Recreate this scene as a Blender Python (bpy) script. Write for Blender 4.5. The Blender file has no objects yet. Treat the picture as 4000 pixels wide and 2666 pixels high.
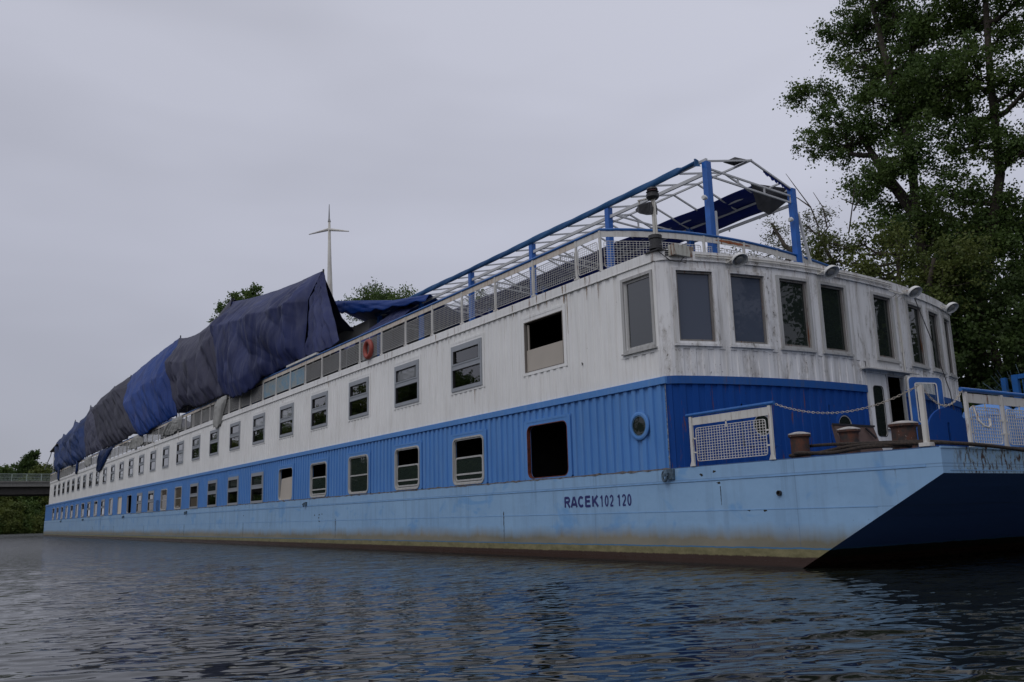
import bpy, math, random
import numpy as np
from mathutils import Vector, Matrix
R = math.radians
scene = bpy.context.scene
C = scene.collection

# ------------------------------------------------------------------ camera
f_, yaw, pit, rol = 2004.19/2353, -0.981365, 0.196863, -0.027232
fw = Vector((math.cos(pit)*math.sin(yaw), math.cos(pit)*math.cos(yaw), math.sin(pit)))
rt = Vector((math.cos(yaw), -math.sin(yaw), 0)); up = rt.cross(fw)
r2 = rt*math.cos(rol)+up*math.sin(rol); u2 = -rt*math.sin(rol)+up*math.cos(rol)
cam_d = bpy.data.cameras.new('camera'); cam = bpy.data.objects.new('camera', cam_d); C.objects.link(cam)
M3 = Matrix((r2, u2, -fw)).transposed()
CAM = Vector((13.95, -13.352, 1.09))
cam.matrix_world = Matrix.Translation(CAM) @ M3.to_4x4()
cam_d.sensor_width = 36; cam_d.lens = 36*f_; cam_d.clip_end = 4000; cam_d.clip_start = 0.1
scene.camera = cam
# ------------------------------------------------------------------ world
SUN_AZ, SUN_EL = R(160), R(48)        # soft light from behind the viewer
w = bpy.data.worlds.new('World'); scene.world = w; w.use_nodes = True
nt = w.node_tree; nt.nodes.clear()
def N(nt, t, **k):
    n = nt.nodes.new(t)
    for a, v in k.items():
        if a.startswith('i_'):
            n.inputs[a[2:].replace('_', ' ')].default_value = v
        else: setattr(n, a, v)
    return n
out = N(nt, 'ShaderNodeOutputWorld'); bg = N(nt, 'ShaderNodeBackground'); bg.inputs['Strength'].default_value = 0.1
sky = N(nt, 'ShaderNodeTexSky', sky_type='NISHITA', sun_disc=False, sun_elevation=SUN_EL, sun_rotation=SUN_AZ)
tc = N(nt, 'ShaderNodeTexCoord'); sep = N(nt, 'ShaderNodeSeparateXYZ')
L = nt.links.new
L(tc.outputs['Generated'], sep.inputs[0])
ramp = N(nt, 'ShaderNodeValToRGB')
e = ramp.color_ramp.elements
e[0].position = 0.0; e[0].color = (4.0, 4.12, 4.85, 1); e[1].position = 0.75; e[1].color = (5.7, 5.85, 6.7, 1)
for p_, c_ in ((0.10, (4.5, 4.62, 5.42, 1)), (0.30, (5.28, 5.42, 6.38, 1)), (0.5, (5.5, 5.63, 6.55, 1))):
    n_ = e.new(p_); n_.color = c_
L(sep.outputs['Z'], ramp.inputs[0])
mp = N(nt, 'ShaderNodeMapping'); mp.inputs['Scale'].default_value = (1.1, 1.1, 4.2); mp.inputs['Location'].default_value = (0.35, 0.2, 0.1)
nz = N(nt, 'ShaderNodeTexNoise'); nz.inputs['Scale'].default_value = 1.6; nz.inputs['Detail'].default_value = 3; nz.inputs['Roughness'].default_value = 0.5
L(tc.outputs['Generated'], mp.inputs[0]); L(mp.outputs[0], nz.inputs[0])
cr = N(nt, 'ShaderNodeMapRange'); cr.inputs[1].default_value = 0.30; cr.inputs[2].default_value = 0.58; cr.inputs[3].default_value = 0.91; cr.inputs[4].default_value = 1.06
L(nz.outputs['Fac'], cr.inputs[0])
# darker cloud towards the upstream end (-X)
mx = N(nt, 'ShaderNodeMapRange'); mx.inputs[1].default_value = -1.0; mx.inputs[2].default_value = -0.55; mx.inputs[3].default_value = 0.88; mx.inputs[4].default_value = 1.0
L(sep.outputs['X'], mx.inputs[0])
m1 = N(nt, 'ShaderNodeMath', operation='MULTIPLY'); L(cr.outputs[0], m1.inputs[0]); L(mx.outputs[0], m1.inputs[1])
vm = N(nt, 'ShaderNodeVectorMath', operation='SCALE'); L(ramp.outputs[0], vm.inputs[0]); L(m1.outputs[0], vm.inputs['Scale'])
mix = N(nt, 'ShaderNodeMixRGB'); mix.inputs[0].default_value = 0.94
L(sky.outputs[0], mix.inputs[1]); L(vm.outputs[0], mix.inputs[2]); L(mix.outputs[0], bg.inputs[0]); L(bg.outputs[0], out.inputs[0])
# ------------------------------------------------------------------ sun (overcast)
sl = bpy.data.lights.new('sun', 'SUN'); sl.energy = 0.7; sl.angle = R(40); sl.color = (1.0, 0.97, 0.93)
so = bpy.data.objects.new('sun', sl); C.objects.link(so)
so.rotation_euler = Vector((-math.sin(SUN_AZ)*math.cos(SUN_EL), -math.cos(SUN_AZ)*math.cos(SUN_EL), -math.sin(SUN_EL))).to_track_quat('-Z', 'Y').to_euler()
scene.view_settings.view_transform = 'Standard'; scene.view_settings.look = 'None'
scene.view_settings.exposure = 0.0; scene.view_settings.gamma = 1.0
scene.render.resolution_x = 1024; scene.render.resolution_y = 682
try:
    scene.cycles.max_bounces = 6; scene.cycles.transparent_max_bounces = 12
except Exception: pass

rng = np.random.default_rng(7); random.seed(7)
# ------------------------------------------------------------------ mesh helpers
class MB:
    def __init__(s): s.v = []; s.f = []; s.mi = []; s.m = 0
    def add(s, vs, fs):
        b = len(s.v); s.v += [tuple(v) for v in vs]
        for f in fs: s.f.append(tuple(b+i for i in f)); s.mi.append(s.m)
    def box(s, a, b):
        (x0, y0, z0), (x1, y1, z1) = a, b
        s.add([(x0,y0,z0),(x1,y0,z0),(x1,y1,z0),(x0,y1,z0),(x0,y0,z1),(x1,y0,z1),(x1,y1,z1),(x0,y1,z1)],
              [(0,3,2,1),(4,5,6,7),(0,1,5,4),(1,2,6,5),(2,3,7,6),(3,0,4,7)])
    def cbox(s, c, d): s.box([c[i]-d[i]/2 for i in range(3)], [c[i]+d[i]/2 for i in range(3)])
    def bar(s, p, q, w, h=None, upv=(0,0,1)):
        h = h or w; p = Vector(p); q = Vector(q); d = (q-p).normalized(); u = Vector(upv)
        if abs(d.dot(u)) > .98: u = Vector((1,0,0))
        a = d.cross(u).normalized()*w/2; b = a.cross(d).normalized()*h/2
        vs = [p-a-b, p+a-b, p+a+b, p-a+b, q-a-b, q+a-b, q+a+b, q-a+b]
        s.add(vs, [(0,3,2,1),(4,5,6,7),(0,1,5,4),(1,2,6,5),(2,3,7,6),(3,0,4,7)])
    def tube(s, pts, r, n=8, closed=False, caps=True):
        pts = [Vector(p) for p in pts]; m = len(pts); rr = r if hasattr(r, '__len__') else [r]*m
        b = len(s.v); pu = None
        for i, p in enumerate(pts):
            a = pts[(i-1) % m] if (i > 0 or closed) else p
            c = pts[(i+1) % m] if (i < m-1 or closed) else p
            d = (c-a)
            d = d.normalized() if d.length > 1e-9 else Vector((0,0,1))
            if pu is None:
                pu = d.cross(Vector((0,0,1)))
                if pu.length < .1: pu = d.cross(Vector((1,0,0)))
            pu = (pu - d*pu.dot(d)).normalized(); q = d.cross(pu)
            for k in range(n):
                t = 2*math.pi*k/n; v = p+(pu*math.cos(t)+q*math.sin(t))*rr[i]; s.v.append(tuple(v))
        for i in range(m if closed else m-1):
            for k in range(n):
                j = (i+1) % m
                s.f.append((b+i*n+k, b+i*n+(k+1)%n, b+j*n+(k+1)%n, b+j*n+k)); s.mi.append(s.m)
        if caps and not closed:
            s.f.append(tuple(b+k for k in range(n))[::-1]); s.mi.append(s.m)
            s.f.append(tuple(b+(m-1)*n+k for k in range(n))); s.mi.append(s.m)
    def prism(s, poly, y0, y1):            # polygon in x,z extruded along y
        n = len(poly); vs = [(x, y0, z) for x, z in poly]+[(x, y1, z) for x, z in poly]
        s.add(vs, [tuple(range(n)), tuple(range(2*n-1, n-1, -1))]+[(i, n+i, n+(i+1)%n, (i+1)%n) for i in range(n)])
    def ring(s, outer, inner, y0, y1):     # frame between two outlines in x,z, with depth
        n = len(outer)
        vs = [(x, y0, z) for x, z in outer]+[(x, y0, z) for x, z in inner]+[(x, y1, z) for x, z in outer]+[(x, y1, z) for x, z in inner]
        fs = []
        for i in range(n):
            j = (i+1) % n
            fs += [(i, j, n+j, n+i), (2*n+j, 2*n+i, 3*n+i, 3*n+j), (i, 2*n+i, 2*n+j, j), (n+i, n+j, 3*n+j, 3*n+i)]
        s.add(vs, fs)
    def lathe(s, c, prof, n=16, axis=None, caps=True):
        c = Vector(c); q = (axis or Vector((0,0,1))).to_track_quat('Z', 'Y'); b = len(s.v)
        for r, h in prof:
            for k in range(n):
                t = 2*math.pi*k/n; s.v.append(tuple(c+q@Vector((r*math.cos(t), r*math.sin(t), h))))
        for i in range(len(prof)-1):
            for k in range(n):
                s.f.append((b+i*n+k, b+i*n+(k+1)%n, b+(i+1)*n+(k+1)%n, b+(i+1)*n+k)); s.mi.append(s.m)
        if not caps: return
        s.f.append(tuple(b+k for k in range(n))[::-1]); s.mi.append(s.m)
        s.f.append(tuple(b+(len(prof)-1)*n+k for k in range(n))); s.mi.append(s.m)
    def build(s, name, mats, parent=None, smooth=False, loc=None, bevel=0):
        me = bpy.data.meshes.new(name); me.from_pydata(s.v, [], s.f)
        for m in (mats if isinstance(mats, (list, tuple)) else [mats]): me.materials.append(m)
        me.polygons.foreach_set('material_index', s.mi)
        if smooth: me.polygons.foreach_set('use_smooth', [True]*len(s.f))
        me.update()
        o = bpy.data.objects.new(name, me); C.objects.link(o)
        if parent: o.parent = parent
        if loc: o.location = loc
        if bevel:
            md = o.modifiers.new('bevel', 'BEVEL'); md.width = bevel; md.segments = 2; md.limit_method = 'ANGLE'
        return o
def rrect(w, h, r, n=5):
    p = []
    for cx, cz, a0 in ((w/2-r, h/2-r, 0), (-w/2+r, h/2-r, 90), (-w/2+r, -h/2+r, 180), (w/2-r, -h/2+r, 270)):
        for k in range(n+1):
            a = R(a0+90*k/n); p.append((cx+r*math.cos(a), cz+r*math.sin(a)))
    return p
def to_rect(pts, w, h):
    o = []
    for x, z in pts:
        k = 1/max(abs(x)/(w/2), abs(z)/(h/2)); o.append((x*k, z*k))
    return o
def tag(o, label=None, cat=None, group=None, kind=None):
    if label: o['label'] = label
    if cat: o['category'] = cat
    if group: o['group'] = group
    if kind: o['kind'] = kind
    return o
def empty(name, loc=(0,0,0)):
    o = bpy.data.objects.new(name, None); C.objects.link(o); o.location = loc; o.empty_display_size = .3; return o
def kids(o): return [c for c in bpy.data.objects if c.parent == o]
def copy_tree(o, kidmap, parent=None):
    c = o.copy(); C.objects.link(c)
    if parent is not None: c.parent = parent
    for k in kidmap.get(o.name, []): copy_tree(k, kidmap, c)
    return c
def nmesh(name, V, F, mats, parent=None, smooth=False, mi=None):
    """big numpy mesh, F is (n,4) or (n,3)"""
    me = bpy.data.meshes.new(name); V = np.asarray(V, np.float32); F = np.asarray(F, np.int32); n, k = F.shape
    me.vertices.add(len(V)); me.vertices.foreach_set('co', V.ravel())
    me.loops.add(n*k); me.loops.foreach_set('vertex_index', F.ravel())
    me.polygons.add(n); me.polygons.foreach_set('loop_start', np.arange(0, n*k, k, dtype=np.int32))
    me.polygons.foreach_set('loop_total', np.full(n, k, np.int32))
    if smooth: me.polygons.foreach_set('use_smooth', np.ones(n, bool))
    for m in (mats if isinstance(mats, (list, tuple)) else [mats]): me.materials.append(m)
    if mi is not None: me.polygons.foreach_set('material_index', np.asarray(mi, np.int32))
    me.update(calc_edges=True); me.validate()
    o = bpy.data.objects.new(name, me); C.objects.link(o)
    if parent: o.parent = parent
    return o
# ------------------------------------------------------------------ material helpers
class MT:
    def __init__(s, name, rough=.5, spec=.5, metal=0):
        s.m = bpy.data.materials.new(name); s.m.use_nodes = True; s.nt = s.m.node_tree
        s.b = s.nt.nodes['Principled BSDF']; s.b.inputs['Roughness'].default_value = rough
        s.b.inputs['Specular IOR Level'].default_value = spec; s.b.inputs['Metallic'].default_value = metal
        s.geo = N(s.nt, 'ShaderNodeNewGeometry'); s.pos = s.geo.outputs['Position']
    def l(s, a, b): s.nt.links.new(a, b)
    def noise(s, scale=(1,1,1), sc=1.0, det=4, rough=.55, off=(0,0,0), dist=0):
        mp = N(s.nt, 'ShaderNodeMapping'); mp.inputs['Scale'].default_value = scale; mp.inputs['Location'].default_value = off
        s.l(s.pos, mp.inputs[0]); n = N(s.nt, 'ShaderNodeTexNoise'); s.l(mp.outputs[0], n.inputs[0])
        n.inputs['Scale'].default_value = sc; n.inputs['Detail'].default_value = det; n.inputs['Roughness'].default_value = rough
        n.inputs['Distortion'].default_value = dist
        return n.outputs['Fac']
    def rng(s, v, a, b, c=0, d=1, clamp=True):
        n = N(s.nt, 'ShaderNodeMapRange'); n.clamp = clamp
        s.l(v, n.inputs[0]); n.inputs[1].default_value = a; n.inputs[2].default_value = b; n.inputs[3].default_value = c; n.inputs[4].default_value = d
        return n.outputs[0]
    def math(s, op, a, b=None):
        n = N(s.nt, 'ShaderNodeMath', operation=op)
        for i, v in enumerate((a, b)):
            if v is None: continue
            if isinstance(v, (int, float)): n.inputs[i].default_value = v
            else: s.l(v, n.inputs[i])
        return n.outputs[0]
    def mix(s, fac, a, b):
        n = N(s.nt, 'ShaderNodeMixRGB')
        for i, v in enumerate((fac, a, b)):
            if isinstance(v, (int, float)): n.inputs[i].default_value = v
            elif isinstance(v, (tuple, list)): n.inputs[i].default_value = (*v, 1) if len(v) == 3 else v
            else: s.l(v, n.inputs[i])
        return n.outputs[0]
    def z(s):
        n = N(s.nt, 'ShaderNodeSeparateXYZ'); s.l(s.pos, n.inputs[0]); return n.outputs
    def col(s, c):
        if isinstance(c, (tuple, list)): s.b.inputs['Base Color'].default_value = (*c, 1)
        else: s.l(c, s.b.inputs['Base Color'])
        return s
    def bump(s, h, strength=.3, dist=.02):
        n = N(s.nt, 'ShaderNodeBump'); n.inputs['Strength'].default_value = strength; n.inputs['Distance'].default_value = dist
        s.l(h, n.inputs['Height']); s.l(n.outputs[0], s.b.inputs['Normal']); return s
def simple(name, c, rough=.5, metal=0, var=.15, sc=3., spec=.5):
    m = MT(name, rough, spec, metal)
    n = m.noise(sc=sc, det=5); a = tuple(v*(1-var) for v in c); b = tuple(min(1, v*(1+var)) for v in c)
    m.col(m.mix(m.rng(n, .3, .7), a, b)); return m.m
def painted(name, c, chip=.0, rustc=(.16, .055, .02), rust=.1, streak=.2, dirt=(.25,.24,.2), rough=.45, top=None, sc=1., grime=0):
    """paint with vertical dirt streaks, rust runs and small chips"""
    m = MT(name, rough, .25)
    st = m.noise((5*sc, 5*sc, .35*sc), 1.6, 5, .65)
    st2 = m.noise((14*sc, 14*sc, .5*sc), 1.3, 3, .6, off=(3, 7, 1))
    big = m.noise((.5, .5, .5), 1., 3, .5, off=(9, 2, 4))
    base = m.mix(m.rng(big, .3, .7), tuple(v*.93 for v in c), tuple(min(1, v*1.05) for v in c))
    f = m.math('MULTIPLY', m.rng(st, .5, .78), streak*2)
    base = m.mix(f, base, dirt)
    f2 = m.math('MULTIPLY', m.rng(st2, .55, .8), streak)
    base = m.mix(f2, base, tuple(v*.55 for v in dirt))
    rn = m.noise((7, 7, .8), 1.2, 6, .7, off=(1, 5, 2))
    rm = m.rng(rn, .66-rust*.2, .74-rust*.2)
    if top is not None:
        zz = m.z()[2]; g = m.rng(zz, top-1.3, top, .0, 1.); g = m.math('POWER', g, 2.2); rm = m.math('MULTIPLY', rm, m.math('ADD', g, .04))
        rm = m.math('MULTIPLY', rm, .9)
    else: rm = m.math('MULTIPLY', rm, min(1, rust*4))
    base = m.mix(rm, base, m.mix(rn, tuple(v*.6 for v in rustc), rustc))
    cn = m.noise((1, 1, .7), 13, 4, .7, off=(2, 2, 8)); cm = m.noise((1,1,1), .9, 2, .5, off=(5, 1, 1))
    cf = m.math('MULTIPLY', m.rng(cn, .73-chip*.12, .75-chip*.12), m.rng(cm, .5, .62))
    base = m.mix(cf, base, (.05, .035, .03))
    if grime:
        gn = m.noise((1.6, 1.6, .45), 1.25, 6, .75, off=(4, 2, 7), dist=.4); gf = m.noise((1, 1, .5), 9, 4, .75, off=(7, 7, 7))
        g = m.math('MULTIPLY', m.rng(gn, .50, .66), m.rng(gf, .35, .62)); base = m.mix(m.math('MULTIPLY', g, grime), base, (.17, .14, .10))
        base = m.mix(m.math('MULTIPLY', m.math('MULTIPLY', m.rng(gn, .48, .6), m.rng(gf, .60, .64)), grime), base, (.03, .027, .025))
    m.col(base); m.bump(m.noise((1,1,1), 2.2, 4, .5), .25, .03)
    return m.m
# ------------------------------------------------------------------ materials
WHITE = (.78, .78, .765)
m_white = painted('white_side_paint', WHITE, chip=.1, rust=.36, streak=.16, top=6.9, dirt=(.36,.33,.27))
m_whitef = painted('white_front_paint', (.72, .72, .72), chip=.6, rust=.5, streak=.36, sc=.55, grime=.75, top=6.95, dirt=(.22,.20,.16))
m_rail = painted('white_rail_paint', (.62, .61, .58), chip=.4, rust=.3, streak=.3, dirt=(.3,.24,.16))
m_wire = painted('grey_wire_paint', (.46, .46, .45), chip=.2, rust=.2, streak=.3, dirt=(.3,.24,.16))
m_railrust = painted('stained_rail_board', (.58, .53, .46), chip=.3, rust=.4, streak=.5, dirt=(.35,.22,.12))
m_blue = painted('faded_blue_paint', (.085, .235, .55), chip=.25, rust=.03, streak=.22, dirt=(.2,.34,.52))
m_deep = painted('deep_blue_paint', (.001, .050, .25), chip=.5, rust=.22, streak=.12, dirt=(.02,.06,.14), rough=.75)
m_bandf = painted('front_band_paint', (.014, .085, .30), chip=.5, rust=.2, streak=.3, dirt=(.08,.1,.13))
m_tubeblue = simple('blue_gloss_paint', (.016, .11, .36), .35)
m_postblue = simple('blue_post_paint', (.012, .11, .42), .4)
m_alu = simple('grey_window_frame', (.27, .29, .315), .45, var=.05)
m_rimw = painted('weathered_window_frame', (.42, .42, .41), chip=.4, rust=.12, streak=.4, dirt=(.22,.21,.19))
m_dark = simple('dark_interior', (.02, .018, .02), .9)
m_black = simple('black_metal', (.02, .02, .022), .5)
m_board = simple('beige_board', (.42, .38, .33), .8, var=.06, sc=1.)
m_redrim = simple('rusty_red_rim', (.12, .03, .02), .7, var=.5, sc=9)
m_grey = simple('grey_metal', (.22, .22, .22), .45, metal=.3)
m_pipe = painted('white_pipe_paint', (.55, .54, .5), rust=.25, streak=.3, dirt=(.3,.22,.14))
def glass(name, tint, refl=1.0, back=None):
    m = bpy.data.materials.new(name); m.use_nodes = True; nt = m.node_tree; nt.nodes.clear()
    o = N(nt, 'ShaderNodeOutputMaterial'); mx = N(nt, 'ShaderNodeMixShader'); g = N(nt, 'ShaderNodeBsdfGlossy'); g.inputs['Roughness'].default_value = .015
    fr = N(nt, 'ShaderNodeFresnel'); fr.inputs[0].default_value = 1.55
    mu = N(nt, 'ShaderNodeMath', operation='MULTIPLY_ADD'); mu.use_clamp = True; mu.inputs[1].default_value = 1.5*refl; mu.inputs[2].default_value = .02
    nt.links.new(fr.outputs[0], mu.inputs[0]); nt.links.new(mu.outputs[0], mx.inputs[0])
    if back: t = N(nt, 'ShaderNodeBsdfDiffuse'); t.inputs[0].default_value = (*back, 1)
    else: t = N(nt, 'ShaderNodeBsdfTransparent'); t.inputs[0].default_value = (*tint, 1)
    nz = N(nt, 'ShaderNodeTexNoise'); nz.inputs['Scale'].default_value = 1.3; gg = N(nt, 'ShaderNodeNewGeometry')
    bp = N(nt, 'ShaderNodeBump'); bp.inputs['Strength'].default_value = .12; bp.inputs['Distance'].default_value = .02
    nt.links.new(gg.outputs['Position'], nz.inputs[0]); nt.links.new(nz.outputs[0], bp.inputs['Height']); nt.links.new(bp.outputs[0], g.inputs['Normal'])
    nt.links.new(t.outputs[0], mx.inputs[1]); nt.links.new(g.outputs[0], mx.inputs[2]); nt.links.new(mx.outputs[0], o.inputs[0])
    return m
m_pane = glass('window_glass', (.35, .42, .40), 1.3)
m_panegreen = glass('dusty_green_glass', (.3, .4, .35), .9, back=(.022, .032, .028))
m_paneblind = glass('glass_over_grey_blind', (1, 1, 1), .9, back=(.21, .22, .23))
m_paneblue = glass('glass_over_blue_blind', (1, 1, 1), .12, back=(.07, .085, .12))
m_panecream = glass('glass_over_cream_curtain', (1, 1, 1), .6, back=(.13, .11, .085))

def hull_material():
    m = MT('hull_paint', .42, .4); z = m.z(); Z = z[2]
    big = m.noise((.35, .35, .7), 1.2, 4, .55)
    st = m.noise((2.2, 2.2, .16), 1.6, 5, .6, off=(4, 4, 0))
    base = m.mix(m.rng(big, .35, .68), (.235, .40, .61), (.27, .445, .655))
    base = m.mix(m.math('MULTIPLY', m.rng(st, .5, .8), .6), base, (.17, .27, .40))
    # fresher blue touch-up patches
    pt = m.noise((.8, .8, 1.2), 1.1, 3, .6, off=(11, 2, 5), dist=.5)
    base = m.mix(m.math('MULTIPLY', m.rng(pt, .58, .66), .55), base, (.11, .30, .60))
    # dirt fading upward from the waterline, uneven
    zn = m.math('ADD', Z, m.math('MULTIPLY', m.math('SUBTRACT', st, .5), .28))
    zn = m.math('ADD', zn, m.math('MULTIPLY', m.math('SUBTRACT', big, .5), .25))
    d = m.math('POWER', m.rng(zn, .82, .50, 0, 1), 1.2)
    base = m.mix(m.math('MULTIPLY', d, .95), base, m.mix(m.rng(big, .4, .65), (.24, .215, .15), (.17, .155, .10)))
    # dark rust runs
    rn = m.noise((9, 9, .5), .9, 6, .7, off=(7, 3, 1)); r0 = m.noise((1, 1, .4), .7, 2, .5, off=(0, 9, 3))
    base = m.mix(m.math('MULTIPLY', m.rng(rn, .66, .72), m.rng(r0, .5, .6)), base, (.06, .045, .035))
    # chips
    cn = m.noise((1, 1, .6), 11, 4, .75, off=(2, 2, 8)); cm = m.noise((1, 1, 1), .55, 2, .5, off=(5, 1, 1))
    base = m.mix(m.math('MULTIPLY', m.rng(cn, .69, .71), m.rng(cm, .52, .6)), base, (.035, .028, .03))
    # chipped bow end face: x > 6.05
    cx = m.noise((3, 3, 1.2), 4.5, 6, .75, off=(3, 3, 3)); xm = m.math('MULTIPLY', m.rng(z[0], 6.05, 6.1), m.rng(Z, 1.5, 1.56))
    ym = m.math('MULTIPLY', m.rng(z[1], .25, .7), m.rng(z[1], 9, 3.5))
    base = m.mix(m.math('MULTIPLY', m.math('MULTIPLY', xm, ym), m.math('MULTIPLY', m.rng(cx, .44, .54), .6)), base, (.27, .35, .33))
    base = m.mix(m.math('MULTIPLY', m.math('MULTIPLY', xm, ym), m.rng(cx, .535, .56)), base, (.05, .022, .016))
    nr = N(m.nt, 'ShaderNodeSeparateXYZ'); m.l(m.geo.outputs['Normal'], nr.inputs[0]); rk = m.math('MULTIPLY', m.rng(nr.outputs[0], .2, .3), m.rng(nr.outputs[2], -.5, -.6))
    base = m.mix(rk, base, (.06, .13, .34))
    fx_ = m.math('FRACT', m.math('DIVIDE', m.math('ADD', z[0], 200.3), 5.9)); fl_ = m.math('ABSOLUTE', m.math('SUBTRACT', fx_, .5))
    base = m.mix(m.math('MULTIPLY', m.rng(fl_, .0022, .001), .35), base, (.08, .13, .22))
    wn = m.noise((3.5, 3.5, .2), 1.1, 4, .6, off=(2, 6, 6)); wz = m.math('MULTIPLY', m.rng(wn, .6, .75), m.rng(Z, 1.2, 2.0, .1, .75)); base = m.mix(wz, base, (.10, .17, .27))
    # weld lines
    for zz, hh, dk in ((1.07, .006, .45), (1.715, .008, .5), (1.665, .006, .5)):
        a = m.math('ABSOLUTE', m.math('SUBTRACT', Z, zz)); base = m.mix(m.math('MULTIPLY', m.rng(a, hh*1.6, hh*.5), dk), base, (.07, .12, .22))
    # waterline: thin blue edge, olive band, brown wet band (ragged)
    rag = m.noise((1.2, 1.2, .6), 3.0, 5, .65, off=(6, 6, 6)); rz = m.math('MULTIPLY', m.math('SUBTRACT', rag, .5), .05)
    zr = m.math('ADD', Z, rz)
    base = m.mix(m.rng(zr, .37, .36), base, (.05, .17, .33))
    ol = m.mix(m.rng(m.noise((1.5, 1.5, 3), 2, 6, .7), .35, .65), (.13, .12, .055), (.24, .215, .11))
    reds = m.mix(m.rng(m.noise((1, 1, .5), 1.1, 3, .6, off=(8, 1, 1)), .68, .70), ol, (.20, .05, .03))
    nn_ = N(m.nt, 'ShaderNodeSeparateXYZ'); m.l(m.geo.outputs['Normal'], nn_.inputs[0]); sidef = m.rng(nn_.outputs[1], -.6, -.8)
    base = m.mix(m.rng(zr, .345, .335), base, m.mix(sidef, (.02, .022, .015), reds))
    zr2 = m.math('ADD', Z, m.math('MULTIPLY', m.math('SUBTRACT', m.noise((6, 6, 1), 2.0, 4, .7), .5), .07))
    base = m.mix(m.rng(zr2, .205, .185), base, (.045, .024, .017))
    base = m.mix(m.rng(Z, .05, .0), base, (.02, .014, .01))
    m.col(base)
    rr = m.rng(zr2, .1, .2, .25, .42); m.l(rr, m.b.inputs['Roughness'])
    m.bump(m.noise((1, .1, .8), .8, 4, .55), .5, .08)
    return m.m
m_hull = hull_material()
m_ribs = simple('hull_rubbing_strip', (.19, .36, .60), .45)

# ================================================================== SHIP
ship = empty('botel_ship')
tag(ship, 'long blue and white floating hotel with rows of windows and a rounded glazed front', 'houseboat')
XL = -118.3; W_ = 12.0
mb = MB()
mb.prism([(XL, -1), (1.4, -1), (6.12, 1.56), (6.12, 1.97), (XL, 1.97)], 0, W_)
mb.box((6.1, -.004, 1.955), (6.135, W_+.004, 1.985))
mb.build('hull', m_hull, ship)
mb = MB()
mb.box((-118.2, -.012, 1.672), (5.84, .0, 1.708))
mb.box((-118.2, -.006, 1.062), (4.9, .0, 1.078))
mb.box((6.12, .2, 1.60), (6.126, W_-.2, 1.615))
mb.build('rubbing_strip', m_ribs, ship)
mb = MB(); mb.box((XL+.1, .02, 1.972), (6.05, W_-.02, 1.99)); mb.build('main_deck', simple('deck_paint', (.05, .10, .2), .7, var=.3), ship)

PITCH = 4.005
def cx(k): return -4.52 - PITCH*k - (0.03*(k-11) if k > 11 else 0)
NK = 27
def corr(x):      # outward-inward trapezoid offset along a wall
    t = (x % .285)/.285
    if t < .42: return 0.
    if t < .49: return .044*(t-.42)/.07
    if t < .93: return .044
    return .044*(1-(t-.93)/.07)
def corr_xs(a, b):
    s = {a, b}; k0 = int(math.floor(a/.285))-1; k1 = int(math.ceil(b/.285))+1
    for k in range(k0, k1):
        for t in (0, .42, .49, .93):
            x = (k+t)*.285
            if a < x < b: s.add(x)
    return sorted(s)
def side_strip(mb, x0, x1, z0, z1):
    xs = corr_xs(x0, x1); vs = []; fs = []; dsc = .6 if z1 > 3.9 else 1.
    for x in xs: y = .004+corr(x)*dsc; vs += [(x, y, z0), (x, y, z1)]
    for i in range(len(xs)-1): fs.append((2*i, 2*i+2, 2*i+3, 2*i+1))
    mb.add(vs, fs)
def plate_with_hole(mb, x0, x1, z0, z1, hx0, hx1, hz0, hz1, y0=-.004, y1=.12):
    o = [(x1, z1), (x0, z1), (x0, z0), (x1, z0)]; i = [(hx1, hz1), (hx0, hz1), (hx0, hz0), (hx1, hz0)]
    mb.ring(o, i, y0, y1)
# ---- lower storey wall
XE_L = -118.1; XE_U = -115.0
round_k = {1, 2, 3, 4, 10, 11, 16, 18, 20, 21, 22, 23, 24, 25, 26}
mb = MB(); prev = -.02
for k in range(NK):
    c = cx(k); a, b = c-1.03, c+1.03
    side_strip(mb, b, prev, 1.985, 3.84)
    side_strip(mb, a, b, 3.56, 3.84)
    if k in (0, 5, 14, 15) or k in round_k:
        hw, hz0, hz1 = (.885, 2.035, 3.40)
        inn = [(c+x, (hz0+hz1)/2+z) for x, z in rrect(hw*2, hz1-hz0, .17)]
        outr = [(c+x, 2.773+z) for x, z in to_rect(rrect(hw*2, hz1-hz0, .17), 2.06, 1.576)]
        mb.ring(outr, inn, -.004, .12)
    else:
        plate_with_hole(mb, a, b, 1.985, 3.56, c-.93, c+.93, 1.985+.012, 3.45)
    mb.box((a+.15, -.012, 3.50), (b-.15, -.004, 3.565))
    prev = a
side_strip(mb, XE_L, prev, 1.985, 3.84)
mb.build('lower_side_wall', m_blue, ship)
mb = MB(); mb.prism([(0, 0)]*0 or [(XE_L, 3.835), (.02, 3.835), (.02, 4.0), (XE_L, 4.0)], -.03, .05)
mb.build('blue_band', m_blue, ship, bevel=.008)
# ---- upper storey wall
mb = MB(); prev = -1.42
for k in range(NK):
    c = cx(k); a, b = c-1.0, c+1.0
    side_strip(mb, b, prev, 3.99, 6.68)
    side_strip(mb, a, b, 6.42, 6.68); side_strip(mb, a, b, 3.99, 4.79)
    plate_with_hole(mb, a, b, 4.79, 6.42, c-.885, c+.885, 4.875, 6.26)
    mb.box((a+.12, -.011, 6.36), (b-.12, -.004, 6.425))
    prev = a
side_strip(mb, XE_U, prev, 3.99, 6.68)
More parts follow.
